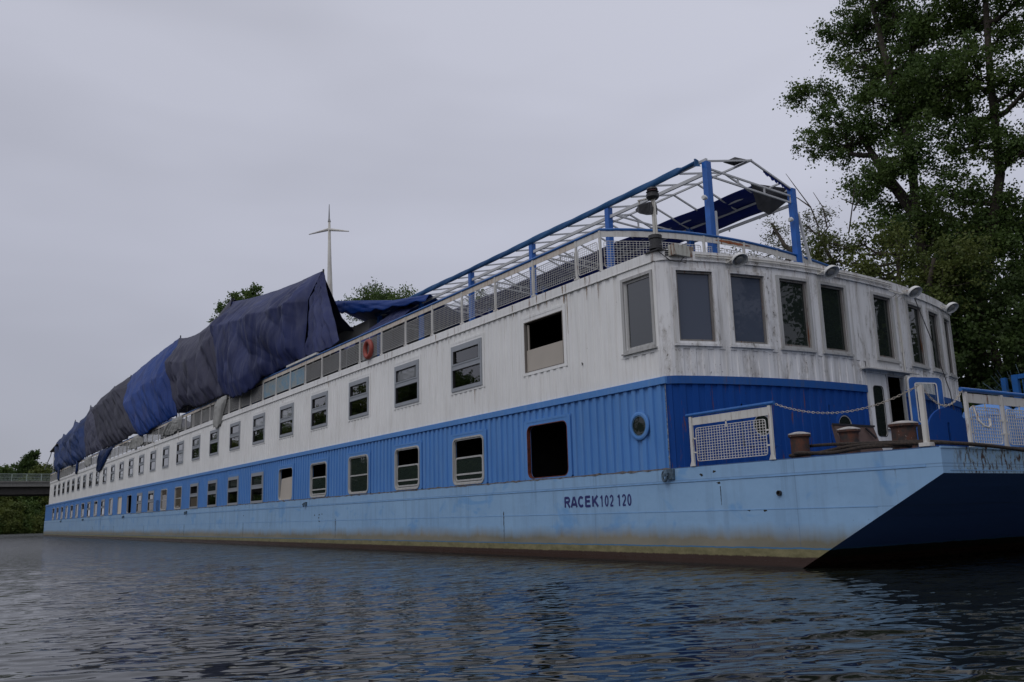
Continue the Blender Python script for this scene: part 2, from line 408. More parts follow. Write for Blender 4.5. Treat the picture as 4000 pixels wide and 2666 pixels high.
# corner bay with tall window
side_strip(mb, -1.42, -.12, 3.99, 4.60)
plate_with_hole(mb, -1.42, -.12, 4.60, 6.70, -1.21, -.27, 4.77, 6.42)
mb.build('upper_side_wall', m_white, ship)
mb = MB(); mb.box((XE_U-.02, -.028, 6.66), (-.18, .08, 6.90)); mb.box((XE_U-.02, -.036, 6.655), (-.18, -.028, 6.685))
mb.build('roof_edge_side', m_white, ship, bevel=.01)

# ---- curved front
_py = [0, 1.2, 2.6, 4, 5.3, 6.5, 7.5, 8.3, 9.2, 10.5, 11.2, 12.0]
_px = [.04, .49, .78, .93, .99, .96, .88, .77, .62, .33, .13, -.12]
_pc = np.polyfit(_py, _px, 4)
def fx(y): return float(np.polyval(_pc, y))
def fn(y):
    d = float(np.polyval(np.polyder(_pc), y)); v = Vector((1, -d, 0)).normalized(); return v
def F(y, off, z):
    # small rounding at the near corner
    x = fx(y); n = fn(y)
    if y < .22: t = (.22-y)/.22; x -= .13*t*t
    return (x+n.x*off, y+n.y*off*(1 if y > .05 else 0), z)
def front_strip(mb, y0, y1, z0, z1, off=0, cor=False, step=.12, cd=.6):
    if cor: ys = [y for y in corr_xs(y0, y1)]
    else:
        n = max(1, int((y1-y0)/step)); ys = [y0+(y1-y0)*i/n for i in range(n+1)]
    vs = []; fs = []
    for y in ys:
        o = off-(corr(y)*cd if cor else 0); vs += [F(y, o, z0), F(y, o, z1)]
    for i in range(len(ys)-1): fs.append((2*i, 2*i+2, 2*i+3, 2*i+1))
    mb.add(vs, fs)
def front_slab(mb, y0, y1, z0, z1, o0, o1, step=.12):
    n = max(1, int(math.ceil((y1-y0)/step))); ys = [y0+(y1-y0)*i/n for i in range(n+1)]; vs = []; fs = []
    for y in ys: vs += [F(y, o1, z0), F(y, o1, z1), F(y, o0, z1), F(y, o0, z0)]
    for i in range(n):
        for j in range(4): a, b = 4*i+j, 4*i+(j+1) % 4; fs.append((a, a+4, b+4, b))
    fs += [(0, 1, 2, 3), (4*n+3, 4*n+2, 4*n+1, 4*n)]
    mb.add(vs, fs)
FW = [(.34, 1.20), (1.66, 2.58), (3.04, 3.92), (4.40, 5.28), (6.54, 7.40), (8.34, 9.20), (9.72, 10.5), (11.05, 11.7)]
DOOR = (5.92, 7.44)
mb = MB()
prev = 0.
for a, b in FW:
    front_strip(mb, prev, a, 4.62, 6.70); front_strip(mb, a, b, 4.62, 4.75); front_strip(mb, a, b, 6.42, 6.70)
    for yy in (a, b): mb.add([F(yy, 0, 4.75), F(yy, -.16, 4.75), F(yy, -.16, 6.42), F(yy, 0, 6.42)], [(0, 1, 2, 3)])
    front_slab(mb, a, b, 4.745, 4.75, -.16, 0)
    prev = b
front_strip(mb, prev, 12.0, 4.62, 6.70)
front_strip(mb, 0, .3, 3.99, 4.62)
front_strip(mb, .3, DOOR[0], 3.99, 4.62, 0, True, cd=.4); front_strip(mb, DOOR[0], DOOR[1], 4.38, 4.62); front_strip(mb, DOOR[1], 12, 3.99, 4.62, 0, True, cd=.4)
mb.add([(-.12, .004, 3.99), (-.09, .0, 3.99), (-.09, .0, 6.7), (-.12, .004, 6.7)], [(0, 1, 2, 3)])
mb.box((fx(6)-.02, 5.84, 2.0), (fx(6)+.02, 5.92, 4.4)); mb.box((fx(7)-.02, 7.44, 2.0), (fx(7)+.02, 7.52, 4.4)); mb.box((fx(6)-.02, 5.84, 4.34), (fx(6)+.03, 7.52, 4.42))
mb.build('front_wall', m_whitef, ship)
mb = MB(); front_slab(mb, -.02, 12.02, 6.66, 6.88, -.1, .03); front_slab(mb, -.02, 12.02, 6.655, 6.685, .03, .045); mb.build('roof_edge_front', m_whitef, ship)
# rounded corner cap between the two roof edges
mb = MB(); mb.lathe((-.16, .13, 6.66), [(.16, 0), (.165, .01), (.165, .225), (.15, .235)], 20); mb.lathe((-.13, .13, 3.99), [(.132, 0), (.132, 2.68)], 20)
mb.build('corner_post', m_whitef, ship, smooth=False)
def arc_hole(mb, yc, zc, r, y0, y1, z0, z1):
    ys = [(yc+(r)*math.cos(2*math.pi*i/24), zc+r*math.sin(2*math.pi*i/24)) for i in range(24)]
    o = [(yc+x, zc+z) for x, z in to_rect([(a-yc, b-zc) for a, b in ys], y1-y0, z1-z0)]
    vs = [F(a, .004, b) for a, b in o]+[F(a, .004, b) for a, b in ys]+[F(a, -.15, b) for a, b in ys]
    mb.add(vs, [(i, (i+1) % 24, 24+(i+1) % 24, 24+i) for i in range(24)]+[(24+i, 24+(i+1) % 24, 48+(i+1) % 24, 48+i) for i in range(24)])
mb = MB()
PH = [(2.2, 2.95), (4.8, 3.0), (8.9, 3.0)]
prev = .02
for yc, zc in PH:
    front_strip(mb, prev, yc-.5, 1.985, 3.84, 0, True) if not (prev < DOOR[0] < yc) else None
    if prev < DOOR[0] < yc:
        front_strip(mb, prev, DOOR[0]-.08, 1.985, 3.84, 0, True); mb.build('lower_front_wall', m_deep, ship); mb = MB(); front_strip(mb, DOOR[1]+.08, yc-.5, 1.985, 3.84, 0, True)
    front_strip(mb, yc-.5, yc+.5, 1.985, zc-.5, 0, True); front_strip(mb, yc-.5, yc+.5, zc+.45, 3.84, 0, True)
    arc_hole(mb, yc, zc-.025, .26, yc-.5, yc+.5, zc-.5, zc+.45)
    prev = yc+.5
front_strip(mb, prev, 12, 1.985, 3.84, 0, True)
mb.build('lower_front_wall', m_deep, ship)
mb = MB(); front_slab(mb, .0, DOOR[0]-.09, 3.83, 4.005, -.05, .035); front_slab(mb, DOOR[1]+.09, 12, 3.83, 4.005, -.05, .035)
mb.build('front_band', m_bandf, ship)
# far side, far end, roof, interior
mb = MB(); mb.box((XE_L, 11.95, 1.985), (-.3, 12., 6.7)); mb.box((XE_L, .03, 1.985), (XE_L+.05, 11.95, 4.0)); mb.box((XE_U, .03, 4.0), (XE_U+.05, 11.95, 6.7))
mb.box((XE_L, .0, 3.98), (XE_U, 12, 4.02))
mb.build('far_walls', m_white, ship)
mb = MB(); n = 24; poly = [(XE_U, .05), (-.1, .05)]+[(fx(y)-.03, y) for y in np.linspace(.15, 11.9, n)]+[(-.3, 11.97), (XE_U, 11.97)]
mb.add([(x, y, 6.80) for x, y in poly]+[(x, y, 6.89) for x, y in poly], [tuple(range(len(poly)))[::-1], tuple(range(len(poly), 2*len(poly)))])
mb.build('roof_deck', simple('roof_deck_paint', (.13, .14, .15), .8, var=.3), ship)
mb = MB()
poly2 = [(XE_U, .15), (-.1, .15)]+[(fx(y)-.18, y) for y in np.linspace(.3, 11.8, n)]+[(-.3, 11.9), (XE_U, 11.9)]
for z in (2.02, 4.05, 6.72): mb.add([(x, y, z) for x, y in poly2], [tuple(range(len(poly2)))])
mb.box((-117, 3.6, 2.02), (-2.6, 3.7, 4.05)); mb.box((-114.5, 3.6, 4.05), (-2.6, 3.7, 6.7))
for k in range(0, NK+1): 
    xx = cx(k)+2.0
    mb.box((xx-.03, .12, 2.02), (xx+.03, 3.6, 4.05)); 
    if k > 0: mb.box((xx-.03, .12, 4.05), (xx+.03, 3.6, 6.7))
mb.build('cabin_interior', m_dark, ship)
# ---- windows ---------------------------------------------------------------
def alu_window(w, h, mat_up, mat_lo, blind=False):
    mb = MB(); t = .085
    mb.ring([(w/2, h/2), (-w/2, h/2), (-w/2, -h/2), (w/2, -h/2)], [(w/2-t, h/2-t*1.3), (-w/2+t, h/2-t*1.3), (-w/2+t, -h/2+t*1.3), (w/2-t, -h/2+t*1.3)], -.035, .05)
    zm = h*.02
    mb.box((-w/2+t, -.028, zm-.07), (w/2-t, .04, zm+.07))
    # top sash
    a, b = (w/2-t, h/2-t*1.3)
    mb.ring([(a, b), (-a, b), (-a, zm+.07), (a, zm+.07)], [(a-.07, b-.06), (-a+.07, b-.06), (-a+.07, zm+.125), (a-.07, zm+.125)], -.045, .04)
    mb.box((-w/2+.25, -.037, -h/2+.03), (-w/2+.28, -.0345, -h/2+.06)); mb.box((w/2-.28, -.037, -h/2+.03), (w/2-.25, -.0345, -h/2+.06))
    f = mb.build('window', m_alu, ship)
    p = MB(); p.box((-a+.06, .012, zm+.11), (a-.06, .016, b-.05)); pu = p.build('pane', mat_up, f)
    p = MB(); p.box((-a-.01, .016, -h/2+t*1.25), (a+.01, .020, zm-.06)); pl = p.build('pane', mat_lo, f)
    g = MB(); g.ring([(a-.065, b-.055), (-a+.065, b-.055), (-a+.065, zm+.115), (a-.065, zm+.115)], [(a-.078, b-.068), (-a+.078, b-.068), (-a+.078, zm+.128), (a-.078, zm+.128)], -.047, .015)
    g.ring([(a+.002, zm-.068), (-a-.002, zm-.068), (-a-.002, -h/2+t*1.29), (a+.002, -h/2+t*1.29)], [(a-.013, zm-.083), (-a+.013, zm-.083), (-a+.013, -h/2+t*1.29+.015), (a-.013, -h/2+t*1.29+.015)], -.03, .019)
    g.build('seal', m_black, f)
    return f
def at(o, x, y, z): o.location = (x, y, z); return o
up_a = alu_window(1.8, 1.42, m_pane, m_pane); up_b = alu_window(1.8, 1.42, m_paneblind, m_pane)
lo_a = alu_window(1.86, 1.46, m_panegreen, m_pane); lo_b = alu_window(1.86, 1.46, m_pane, m_panecream)
def rwin(sash, mats, top_open=False):
    """rounded bus-type window: rubber ring, sliding sash"""
    mb = MB(); o = rrect(1.81, 1.41, .2); i = rrect(1.715, 1.315, .16)
    mb.ring(o, i, -.03, .05)
    mb.ring(i, rrect(1.64, 1.24, .13), .0, .06)
    f = mb.build('window', m_rimw, ship)
    if sash is not None:
        s = MB(); z1 = sash; zc = (z1-.60)/2; hh = z1+.60
        s.ring([(x, zc+z) for x, z in rrect(1.60, hh, .12)], [(x, zc+z) for x, z in rrect(1.50, hh-.1, .09)], .01, .045)
        s.box((-.75, .012, -.42), (.75, .04, -.37))
        s.build('sash', m_rimw, f)
        p = MB(); p.prism([(x, zc+z) for x, z in rrect(1.52, hh-.08, .09)], .025, .029); p.build('pane', mats, f)
    else:
        s = MB(); s.box((-.80, .012, -.05), (.80, .04, -.0)); s.build('sash', m_rimw, f)
        p = MB(); p.prism(rrect(1.62, 1.22, .12), .03, .034); p.build('pane', mats, f)
    return f
rw_open = rwin(.12, m_panegreen); rw_closed = rwin(None, m_panegreen); rw_cream = rwin(None, m_panecream); rw_high = rwin(.42, m_panegreen)
def open_rim(mat, depth=.05):
    mb = MB(); mb.ring(rrect(1.80, 1.40, .19), rrect(1.76, 1.36, .17), -.008, .1); return mb.build('window', mat, ship)
rim_red = open_rim(m_redrim)
rim_board = open_rim(m_rimw)
b_ = MB(); b_.add([(-.83, .05, -.68), (.80, .03, -.68), (.84, .05, .30), (-.72, .07, .25), (-.83, .065, -.68), (.80, .045, -.68), (.84, .065, .30), (-.72, .085, .25)], [(0,1,2,3),(4,7,6,5),(0,4,5,1),(1,5,6,2),(2,6,7,3),(3,7,4,0)])
b_.build('board', m_board, rim_board)
allo = {}
for o in bpy.data.objects:
    if o.parent: allo.setdefault(o.parent.name, []).append(o)
used = set()
def place(o, x, y, z):
    if o.name in used: o = copy_tree(o, allo, ship)
    else: used.add(o.name)
    o.location = (x, y, z); return o
for k in range(1, NK+1):
    if k == NK: continue
    src = up_b if k in (2, 5, 6, 9) else up_a
    place(src, cx(k), 0, 5.57)
# top-storey opening with a board across its lower part
mb = MB(); c = cx(0); mb.ring([(c+.89, 6.27), (c-.89, 6.27), (c-.89, 4.87), (c+.89, 4.87)], [(c+.86, 6.25), (c-.86, 6.25), (c-.86, 4.89), (c+.86, 4.89)], -.008, .14)
ww = mb.build('window', simple('raw_edge', (.2, .18, .16), .8), ship)
mb = MB(); mb.box((c-.85, .05, 4.875), (c+.87, .075, 5.49)); mb.box((c-.80, .06, 5.49), (c-.765, .10, 6.2)); mb.build('board', m_board, ww)
kinds = {0: rim_red, 1: rw_open, 2: rw_open, 3: rw_closed, 4: rw_open, 5: rim_board, 6: lo_a, 7: lo_a, 8: lo_a, 9: lo_b, 10: rw_cream, 11: rw_cream, 12: lo_b, 13: lo_b, 14: rim_red, 15: None, 16: rw_closed, 17: lo_a, 18: rw_high, 19: lo_a, 20: rw_open, 21: rw_closed, 22: rw_open, 23: rw_closed, 24: rw_open, 25: rw_open, 26: rw_open}
kinds[17] = lo_a; kinds[19] = lo_a
for k in range(NK):
    s = kinds[k]; zc = 2.72
    if k == 15:
        o = rim_board.copy(); C.objects.link(o); o.location = (cx(k), 0, zc)
        mb = MB(); mb.prism(rrect(1.62, 1.33, .16), .04, .06); mb.build('board', simple('cream_board', (.62, .55, .46), .8, var=.05), o); continue
    if s is rim_red and k == 14: s = rim_board.copy(); C.objects.link(s); s.location = (cx(k), 0, zc); continue
    place(s, cx(k), 0, zc if s not in (lo_a, lo_b) else 2.715)
# tall corner window and the curved front windows
m_sash = painted('weathered_sash', (.20, .19, .18), chip=.4, rust=.4, streak=.5, dirt=(.08,.06,.05))
def front_window(y0, y1, pane_mat, idx):
    z0, z1 = 4.75, 6.42; mb = MB()
    # casing proud of wall
    front_slab(mb, y0-.09, y1+.09, z1, z1+.07, -.02, .03); front_slab(mb, y0-.12, y1+.12, z0-.07, z0-.015, -.02, .06); front_slab(mb, y0-.06, y1+.06, z0-.012, z0+.04, -.1, .025)
    front_slab(mb, y0-.09, y0, z0-.0, z1, -.02, .03); front_slab(mb, y1, y1+.09, z0-.0, z1, -.02, .03)
    f = mb.build('window', m_rimw if idx > 1 else m_whitef, ship)
    s = MB()
    front_slab(s, y0+.002, y0+.05, z0+.04, z1-.002, -.10, -.03); front_slab(s, y1-.05, y1-.002, z0+.04, z1-.002, -.10, -.03)
    front_slab(s, y0+.05, y1-.05, z1-.05, z1-.002, -.10, -.03); front_slab(s, y0+.05, y1-.05, z0+.042, z0+.09, -.10, -.03)
    s.build('sash', m_sash, f)
    # flat glass between its two edges
    p = MB(); A = Vector(F(y0+.03, -.07, 0)); B = Vector(F(y1-.03, -.07, 0)); n = (B-A).cross(Vector((0, 0, 1))).normalized()*.006
    vs = []
    for z in (z0+.05, z1-.02):
        for q in (A, B, B-n, A-n): vs.append((q.x, q.y, z))
    p.add(vs, [(0, 1, 5, 4), (1, 2, 6, 5), (2, 3, 7, 6), (3, 0, 4, 7), (0, 3, 2, 1), (4, 5, 6, 7)])
    p.build('pane', pane_mat, f)
m_panedark = glass('dark_front_glass', (.3, .36, .34), .55, back=(.016, .022, .020))
for i, (a, b) in enumerate(FW): front_window(a, b, (m_paneblue, m_paneblue)[i] if i < 2 else m_panedark, i)
mb = MB(); mb.ring([(-.20, 6.49), (-1.29, 6.49), (-1.29, 4.70), (-.20, 4.70)], [(-.27, 6.42), (-1.21, 6.42), (-1.21, 4.77), (-.27, 4.77)], -.035, .0)
mb.box((-1.33, -.07, 4.665), (-.16, .0, 4.70)); mb.box((-1.27, -.055, 4.70), (-.22, .01, 4.755))
f = mb.build('window', m_rimw, ship)
mb = MB(); mb.ring([(-.27, 6.42), (-1.21, 6.42), (-1.21, 4.77), (-.27, 4.77)], [(-.33, 6.36), (-1.14, 6.36), (-1.14, 4.83), (-.33, 4.83)], .03, .09); mb.build('sash', m_rimw, f)
mb = MB(); mb.box((-1.16, .055, 4.81), (-.31, .061, 6.38)); mb.build('pane', glass('corner_glass', (1, 1, 1), 1.2, back=(.03, .035, .038)), f)
# portholes
def porthole(loc, rot, rad, glassmat):
    mb = MB(); mb.lathe((0, 0, 0), [(rad+.08, 0), (rad+.08, .03), (rad+.045, .045), (rad, .045), (rad-.01, .0)], 28, Vector((0, -1, 0)), False)
    f = mb.build('porthole', m_blue if rot == 0 else m_deep, ship, smooth=False); f.location = loc; f.rotation_euler = (0, 0, rot)
    g = MB(); g.lathe((0, .0, 0), [(rad-.035, -.02), (rad-.035, .012), (rad, .016), (rad, .03), (rad-.03, .03)], 28, Vector((0, -1, 0)), False); g.build('rim', m_rimw if rot else simple('porthole_rim', (.05, .13, .24), .4), f)
    p = MB(); p.lathe((0, .0, 0), [(rad-.03, .013), (rad-.03, .018)], 28, Vector((0, -1, 0))); p.build('pane', glassmat, f)
porthole((-.90, -.0, 2.99), 0, .24, m_panedark)
for yc, zc in PH:
    n = fn(yc); a = math.atan2(n.x, -n.y)   # rotate -Y to n
    porthole((F(yc, .0, 0)[0], F(yc, 0, 0)[1], zc-.025), a, .25, m_panedark)
# louvre between two lower windows
mb = MB(); x0, x1 = -50.75, -50.0; x0, x1 = -50.85, -49.9
for i in range(10): mb.box((x0, -.03, 1.99+i*.075), (x1, .0, 2.025+i*.075))
mb.ring([(x1+.03, 2.76), (x0-.03, 2.76), (x0-.03, 1.985), (x1+.03, 1.985)], [(x1, 2.73), (x0, 2.73), (x0, 1.99), (x1, 1.99)], -.035, .0)
lv = mb.build('louvre', m_blue, ship)
mb = MB(); mb.box((x0, -.006, 1.99), (x1, -.002, 2.73)); mb.build('vent_opening', m_dark, lv)
# ---- lettering on the hull: each character drawn with flat strokes
def arcp(cx_, cz, rx_, rz, a0, a1, n=9): return [(cx_+rx_*math.cos(R(a0+(a1-a0)*i/n)), cz+rz*math.sin(R(a0+(a1-a0)*i/n))) for i in range(n+1)]
GL = {'R': [[(.14, 0), (.14, 1)], [(.14, .93), (.55, .93)]+arcp(.58, .72, .28, .21, 90, -90, 8)+[(.14, .51)], [(.5, .5), (.9, .0)]],
      'A': [[(.04, 0), (.46, 1)], [(.54, 1), (.96, 0)], [(.24, .27), (.76, .27)]],
      'C': [arcp(.52, .5, .38, .43, 42, 318, 16)],
      'E': [[(.16, 0), (.16, 1)], [(.16, .93), (.88, .93)], [(.16, .52), (.80, .52)], [(.16, .07), (.90, .07)]],
      'K': [[(.14, 0), (.14, 1)], [(.88, 1), (.16, .36)], [(.40, .56), (.94, .0)]],
      '1': [[(.58, 0), (.58, 1)], [(.22, .76), (.58, .93)]],
      '0': [arcp(.5, .5, .34, .43, 0, 360, 20)],
      '2': [arcp(.5, .68, .34, .26, 165, -30, 10)+[(.16, .07)], [(.14, .07), (.86, .07)]]}
def lettering(name, txt, x0, x1, z0, z1, sw, mat, parent, y=-.005, gap=.12):
    n = sum(1 for c in txt if c != ' ')+.45*txt.count(' '); cw = (x1-x0)/n; x = x0
    for c in txt:
        if c == ' ': x += cw*.45; continue
        mb = MB(); w = cw*(1-gap); h = z1-z0
        for q, pl in enumerate(GL[c]):
            P = [Vector((x+px*w, 0, z0+sw/2*0+pz*h)) for px, pz in pl]; Lf = []; Rt = []
            closed = (P[0]-P[-1]).length < 1e-4 and len(P) > 3
            for i, p in enumerate(P):
                if closed: d = (P[(i+1) % (len(P)-1)]-P[(i-1) % (len(P)-1)]) if i < len(P)-1 else (P[1]-P[-2])
                else: d = P[min(i+1, len(P)-1)]-P[max(i-1, 0)]
                d.normalize(); nn = Vector((-d.z, 0, d.x))*sw/2; Lf.append(p+nn); Rt.append(p-nn)
            yy = y-.0003*q; vs = [(v.x, yy, v.z) for v in Lf+Rt]; m_ = len(P)
            mb.add(vs, [(i, i+1, m_+i+1, m_+i) for i in range(m_-1)])
        mb.build(name, mat, parent); x += cw
m_ink = simple('navy_lettering', (.016, .020, .13), .5, var=.2)
lettering('letter', 'RACEK', -3.85, -2.47, 1.235, 1.49, .062, m_ink, ship)
lettering('letter', '102 120', -2.45, -1.28, 1.225, 1.49, .042, m_ink, ship, gap=.2)
# ---- small fittings on the hull side: mooring eyes, overboard pipes and their stains
m_fit = simple('dark_blue_fitting', (.06, .10, .14), .6, var=.5, sc=12)
for x, z, big in ((-.02, 1.84, 1), (-21.9, 1.76, .7), (-42.2, 1.75, .8), (-62.5, 1.76, .8), (-84, 1.76, .8), (-101, 1.76, .8)):
    mb = MB(); s = .11*big
    mb.cbox((0.05*big, -.03, .02), (.2*big, .06, .22*big)); mb.tube([(-.02, -.04, .06*big), (-.03, -.13, .03*big), (-.05, -.14, -.02)], .04*big, 8)
    mb.tube([(-.07*big+s*.6*math.cos(t), -.10, -.02+s*math.sin(t)) for t in np.linspace(0, 6.0, 12)], .028*big, 6)
    for u in (-.02, .1):
        for v in (-.05, .09): mb.lathe((u*big, -.06, v*big), [(.018, 0), (.018, .015)], 6, Vector((0, -1, 0)))
    mb.build('mooring_fitting', m_fit, ship, loc=(x, 0, z))
m_stain = simple('dark_stain', (.022, .022, .018), .8, var=.5, sc=14)
mb = MB(); mb.lathe((2.88, 0, 1.36), [(.05, 0), (.05, .05), (.035, .05), (.03, .01)], 14, Vector((0, -1, 0))); mb.build('outlet_pipe', m_black, ship)
def streak(mb, x, z1, z0, w, seed, y=-.0025):
    rr = random.Random(seed); n = 14; Lp = []; Rp = []
    for i in range(n+1):
        t = i/n; z = z1+(z0-z1)*t; ww = w*(.35+.65*math.sin(min(1, t*3+.3)*1.57))*(1-.75*t)*rr.uniform(.6, 1.2); o = rr.uniform(-.12, .12)*w
        Lp.append((x+o-ww/2, y, z)); Rp.append((x+o+ww/2, y, z))
    vs = Lp+Rp; mb.add(vs, [(i, n+1+i, n+2+i, i+1) for i in range(n)])
mb = MB()
for x, z1, z0, w, s in ((-6.66, 1.19, .38, .05, 1), (-18.7, 1.13, .40, .07, 2), (-30.65, 1.10, .38, .07, 3), (-42.7, 1.08, .36, .09, 4), (-54.6, 1.05, .4, .08, 5), (1.40, 1.55, 1.17, .03, 6), (-66.8, 1.1, .1, .10, 7), (-78, 1.1, .5, .1, 8), (-73.5, 2.2, .3, .12, 9), (-36.8, .98, .6, .02, 10), (-26.5, 1.1, .8, .02, 11)):
    mb = MB(); streak(mb, x, z1, z0, w, s); mb.build('rust_stain', m_stain, ship)
for x, z in ((-20.4, 1.31), (-20.1, 1.33), (-20.45, 1.19), (-20.42, 1.06), (-20.35, 1.05), (-20.9, 1.3), (-30.6, 1.42), (-32.2, 1.72), (-31.6, 1.73), (2.1, 1.06), (2.5, 1.05), (1.25, 1.85), (.9, 1.80), (1.36, 1.62), (-2.9, 4.73)):
    rr = random.Random(int(x*100)); n = 9; c0 = (x, -.0028, z)
    p = [(x+rr.uniform(.02, .07)*math.cos(6.28*i/n), -.0028, z+rr.uniform(.012, .04)*math.sin(6.28*i/n)) for i in range(n)]
    if z > 2: p = [(x+rr.uniform(.01, .035)*math.cos(6.28*i/n), -.001, z+rr.uniform(.03, .07)*math.sin(6.28*i/n)) for i in range(n)]
    mb = MB(); mb.add(p, [tuple(range(n))]); mb.build('paint_chip', m_stain, ship)

# rust runs under the roof edge and worn joints
m_run = simple('rust_run', (.26, .17, .10), .8, var=.35, sc=18)
for x, z1, z0, w_, sd in ((-2.15, 6.66, 6.25, .03, 1), (-2.6, 6.9, 6.3, .035, 2), (-3.42, 6.9, 5.6, .03, 3), (-3.55, 6.9, 6.2, .05, 4), (-4.3, 6.9, 6.45, .03, 5), (-4.72, 6.9, 6.5, .04, 6), (-5.9, 6.88, 6.55, .05, 7), (-8.1, 4.84, 4.35, .025, 8), (-10.4, 6.88, 6.6, .05, 9), (-14.2, 6.88, 6.5, .04, 10), (-19.6, 6.88, 6.4, .06, 11), (-36.9, 6.88, 6.0, .08, 12), (-45.2, 6.88, 5.9, .09, 13), (-52.4, 6.88, 5.9, .1, 14)):
    mb = MB(); streak(mb, x, z1, min(6.68, z1), w_, sd, -.0385) if z1 > 6.7 else None; streak(mb, x, min(z1, 6.65), z0, w_, sd, -.0015); mb.build('rust_run', m_run, ship)
rr = random.Random(9); mb = MB(); n = 420; lo = []; hi = []
for i in range(n+1):
    x = -60+60*i/n; lo.append((x, -.0065, 1.975-.004-rr.random()**3*.03)); hi.append((x, -.0065, 1.99+rr.random()**3*.03))
mb.add(lo+hi, [(i, i+1, n+2+i, n+1+i) for i in range(n)]); mb.build('worn_joint', simple('worn_joint_rust', (.13, .12, .12), .8, var=.6, sc=9), ship)
mb = MB(); n = 60; lo = []; hi = []
for i in range(n+1):
    z = 1.99+1.85*i/n; o = rr.random()**2*.03; lo.append((.004-o-.012, -.004, z)); hi.append((.008, -.004, z))
mb.add(lo+hi, [(i, n+1+i, n+2+i, i+1) for i in range(n)]); mb.build('worn_joint', simple('worn_corner', (.16, .18, .2), .8, var=.6, sc=14), ship)
# ---- railings ---------------------------------------------------------------
def mesh_panel_bm(L0, z0, z1, pitch=.082, r=.0042):
    mb = MB(); o = [(x+L0/2, (z0+z1)/2+z) for x, z in rrect(L0, z1-z0, .06, 3)]
    mb.ring(o, [(x+L0/2, (z0+z1)/2+z) for x, z in rrect(L0-.026, z1-z0-.026, .048, 3)], -.009, .009)
    n = int(L0/pitch)
    for i in range(1, n):
        x = L0*i/n; mb.box((x-r, -r, z0+.01), (x+r, r, z1-.01))
    n = int((z1-z0)/pitch*1.35)
    for i in range(1, n):
        z = z0+(z1-z0)*i/n; mb.box((.01, -r*1.6, z-r), (L0-.01, -r*.2, z+r))
    return mb
rail = MB(); rail.box((-115.3, .0, 7.78), (-2.96, .012, 7.925)); rail = rail.build('railing', m_railrust, ship)
mb = MB(); mb.tube([(-115.3, .0, 7.965), (-80, 0, 7.965), (-40, 0, 7.965), (-1.98, 0, 7.965)], .036, 10); mb.build('handrail', m_tubeblue, rail)
NP = 58; PP = 1.932; X0r = -2.96
mb = MB(); mb.box((-.028, -.02, 6.88), (.028, .03, 7.93)); mb.cbox((0, 0, 6.93), (.16, .07, .05)); post0 = mb.build('post', m_rail, rail)
mb = mesh_panel_bm(PP-.13, 6.99, 7.69)
mb.box((.8, -.006, 7.69), (.825, .006, 7.79)); 
for z in (7.1, 7.58): mb.box((-.04, -.006, z-.012), (.0, .006, z+.012)); mb.box((PP-.13, -.006, z-.012), (PP-.09, .006, z+.012))
pan0 = mb.build('mesh_panel', m_wire, rail)
for i in range(NP+1):
    x = X0r-PP*i
    if x < -115.3: break
    o = post0 if i == 0 else post0.copy()
    if i: C.objects.link(o)
    o.location = (x, 0, 0)
    if i < NP:
        p = pan0 if i == 0 else pan0.copy()
        if i: C.objects.link(p)
        p.location = (x-PP+.065, 0, 0)
# corner piece x -2.96..-2.0 and the curved front railing
RA = [(-1.98, .0), (-1.38, 1.26), (-.99, 2.77), (-.86, 3.96), (-.92, 5.1), (-1.07, 6.3), (-1.30, 7.9), (-1.62, 9.6), (-2.2, 11.6)]
ry = np.array([p[1] for p in RA]); rx = np.array([p[0] for p in RA]); rpc = np.polyfit(ry, rx, 4)
def RX(y): return float(np.polyval(rpc, y))
frail = MB(); ys = np.linspace(0, 11.8, 36)
for a, b in zip(ys[:-1], ys[1:]): frail.bar((RX(a), a, 7.85), (RX(b), b, 7.85), .012, .145)
frail.bar((-2.96, .006, 7.85), (RX(0), .006, 7.85), .012, .145)
frail = frail.build('front_railing', m_rail, ship)
mb = MB(); mb.tube([(-2.2, 0, 7.965)]+[(RX(y), y, 7.965) for y in ys], .036, 10); mb.build('handrail', m_tubeblue, frail)
pys = [0, 1.28, 2.6, 3.95, 5.3, 6.65, 8.0, 9.35, 10.7, 11.8]
for i, y in enumerate(pys):
    mb = MB(); mb.box((-.028, -.028, 6.88), (.028, .028, 7.93)); o = mb.build('post', m_rail, frail, loc=(RX(y), y, 0))
    if i < len(pys)-1:
        A = Vector((RX(y), y, 0)); B = Vector((RX(pys[i+1]), pys[i+1], 0)); d = B-A
        o = mesh_panel_bm(d.length-.18, 7.0, 7.68).build('mesh_panel', m_rail, frail, loc=A+d.normalized()*.09); o.rotation_euler = (0, 0, math.atan2(d.y, d.x))
o = mesh_panel_bm(.78, 6.99, 7.69).build('mesh_panel', m_rail, frail, loc=(-2.88, 0, 0))
mb = MB(); n = 14; lo = []; hi = []
for i in range(n+1):
    y = 2.95+1.25*i/n; e_ = math.sin(math.pi*i/n)**.5; lo.append((RX(y)+.009, y, 7.86-.055*e_*rr.uniform(.5, 1))); hi.append((RX(y)+.009, y, 7.86+.05*e_*rr.uniform(.5, 1)))
mb.add(lo+hi, [(i, i+1, n+2+i, n+1+i) for i in range(n)]); mb.build('rust_patch', simple('orange_rust', (.30, .10, .04), .8, var=.5, sc=12), frail)
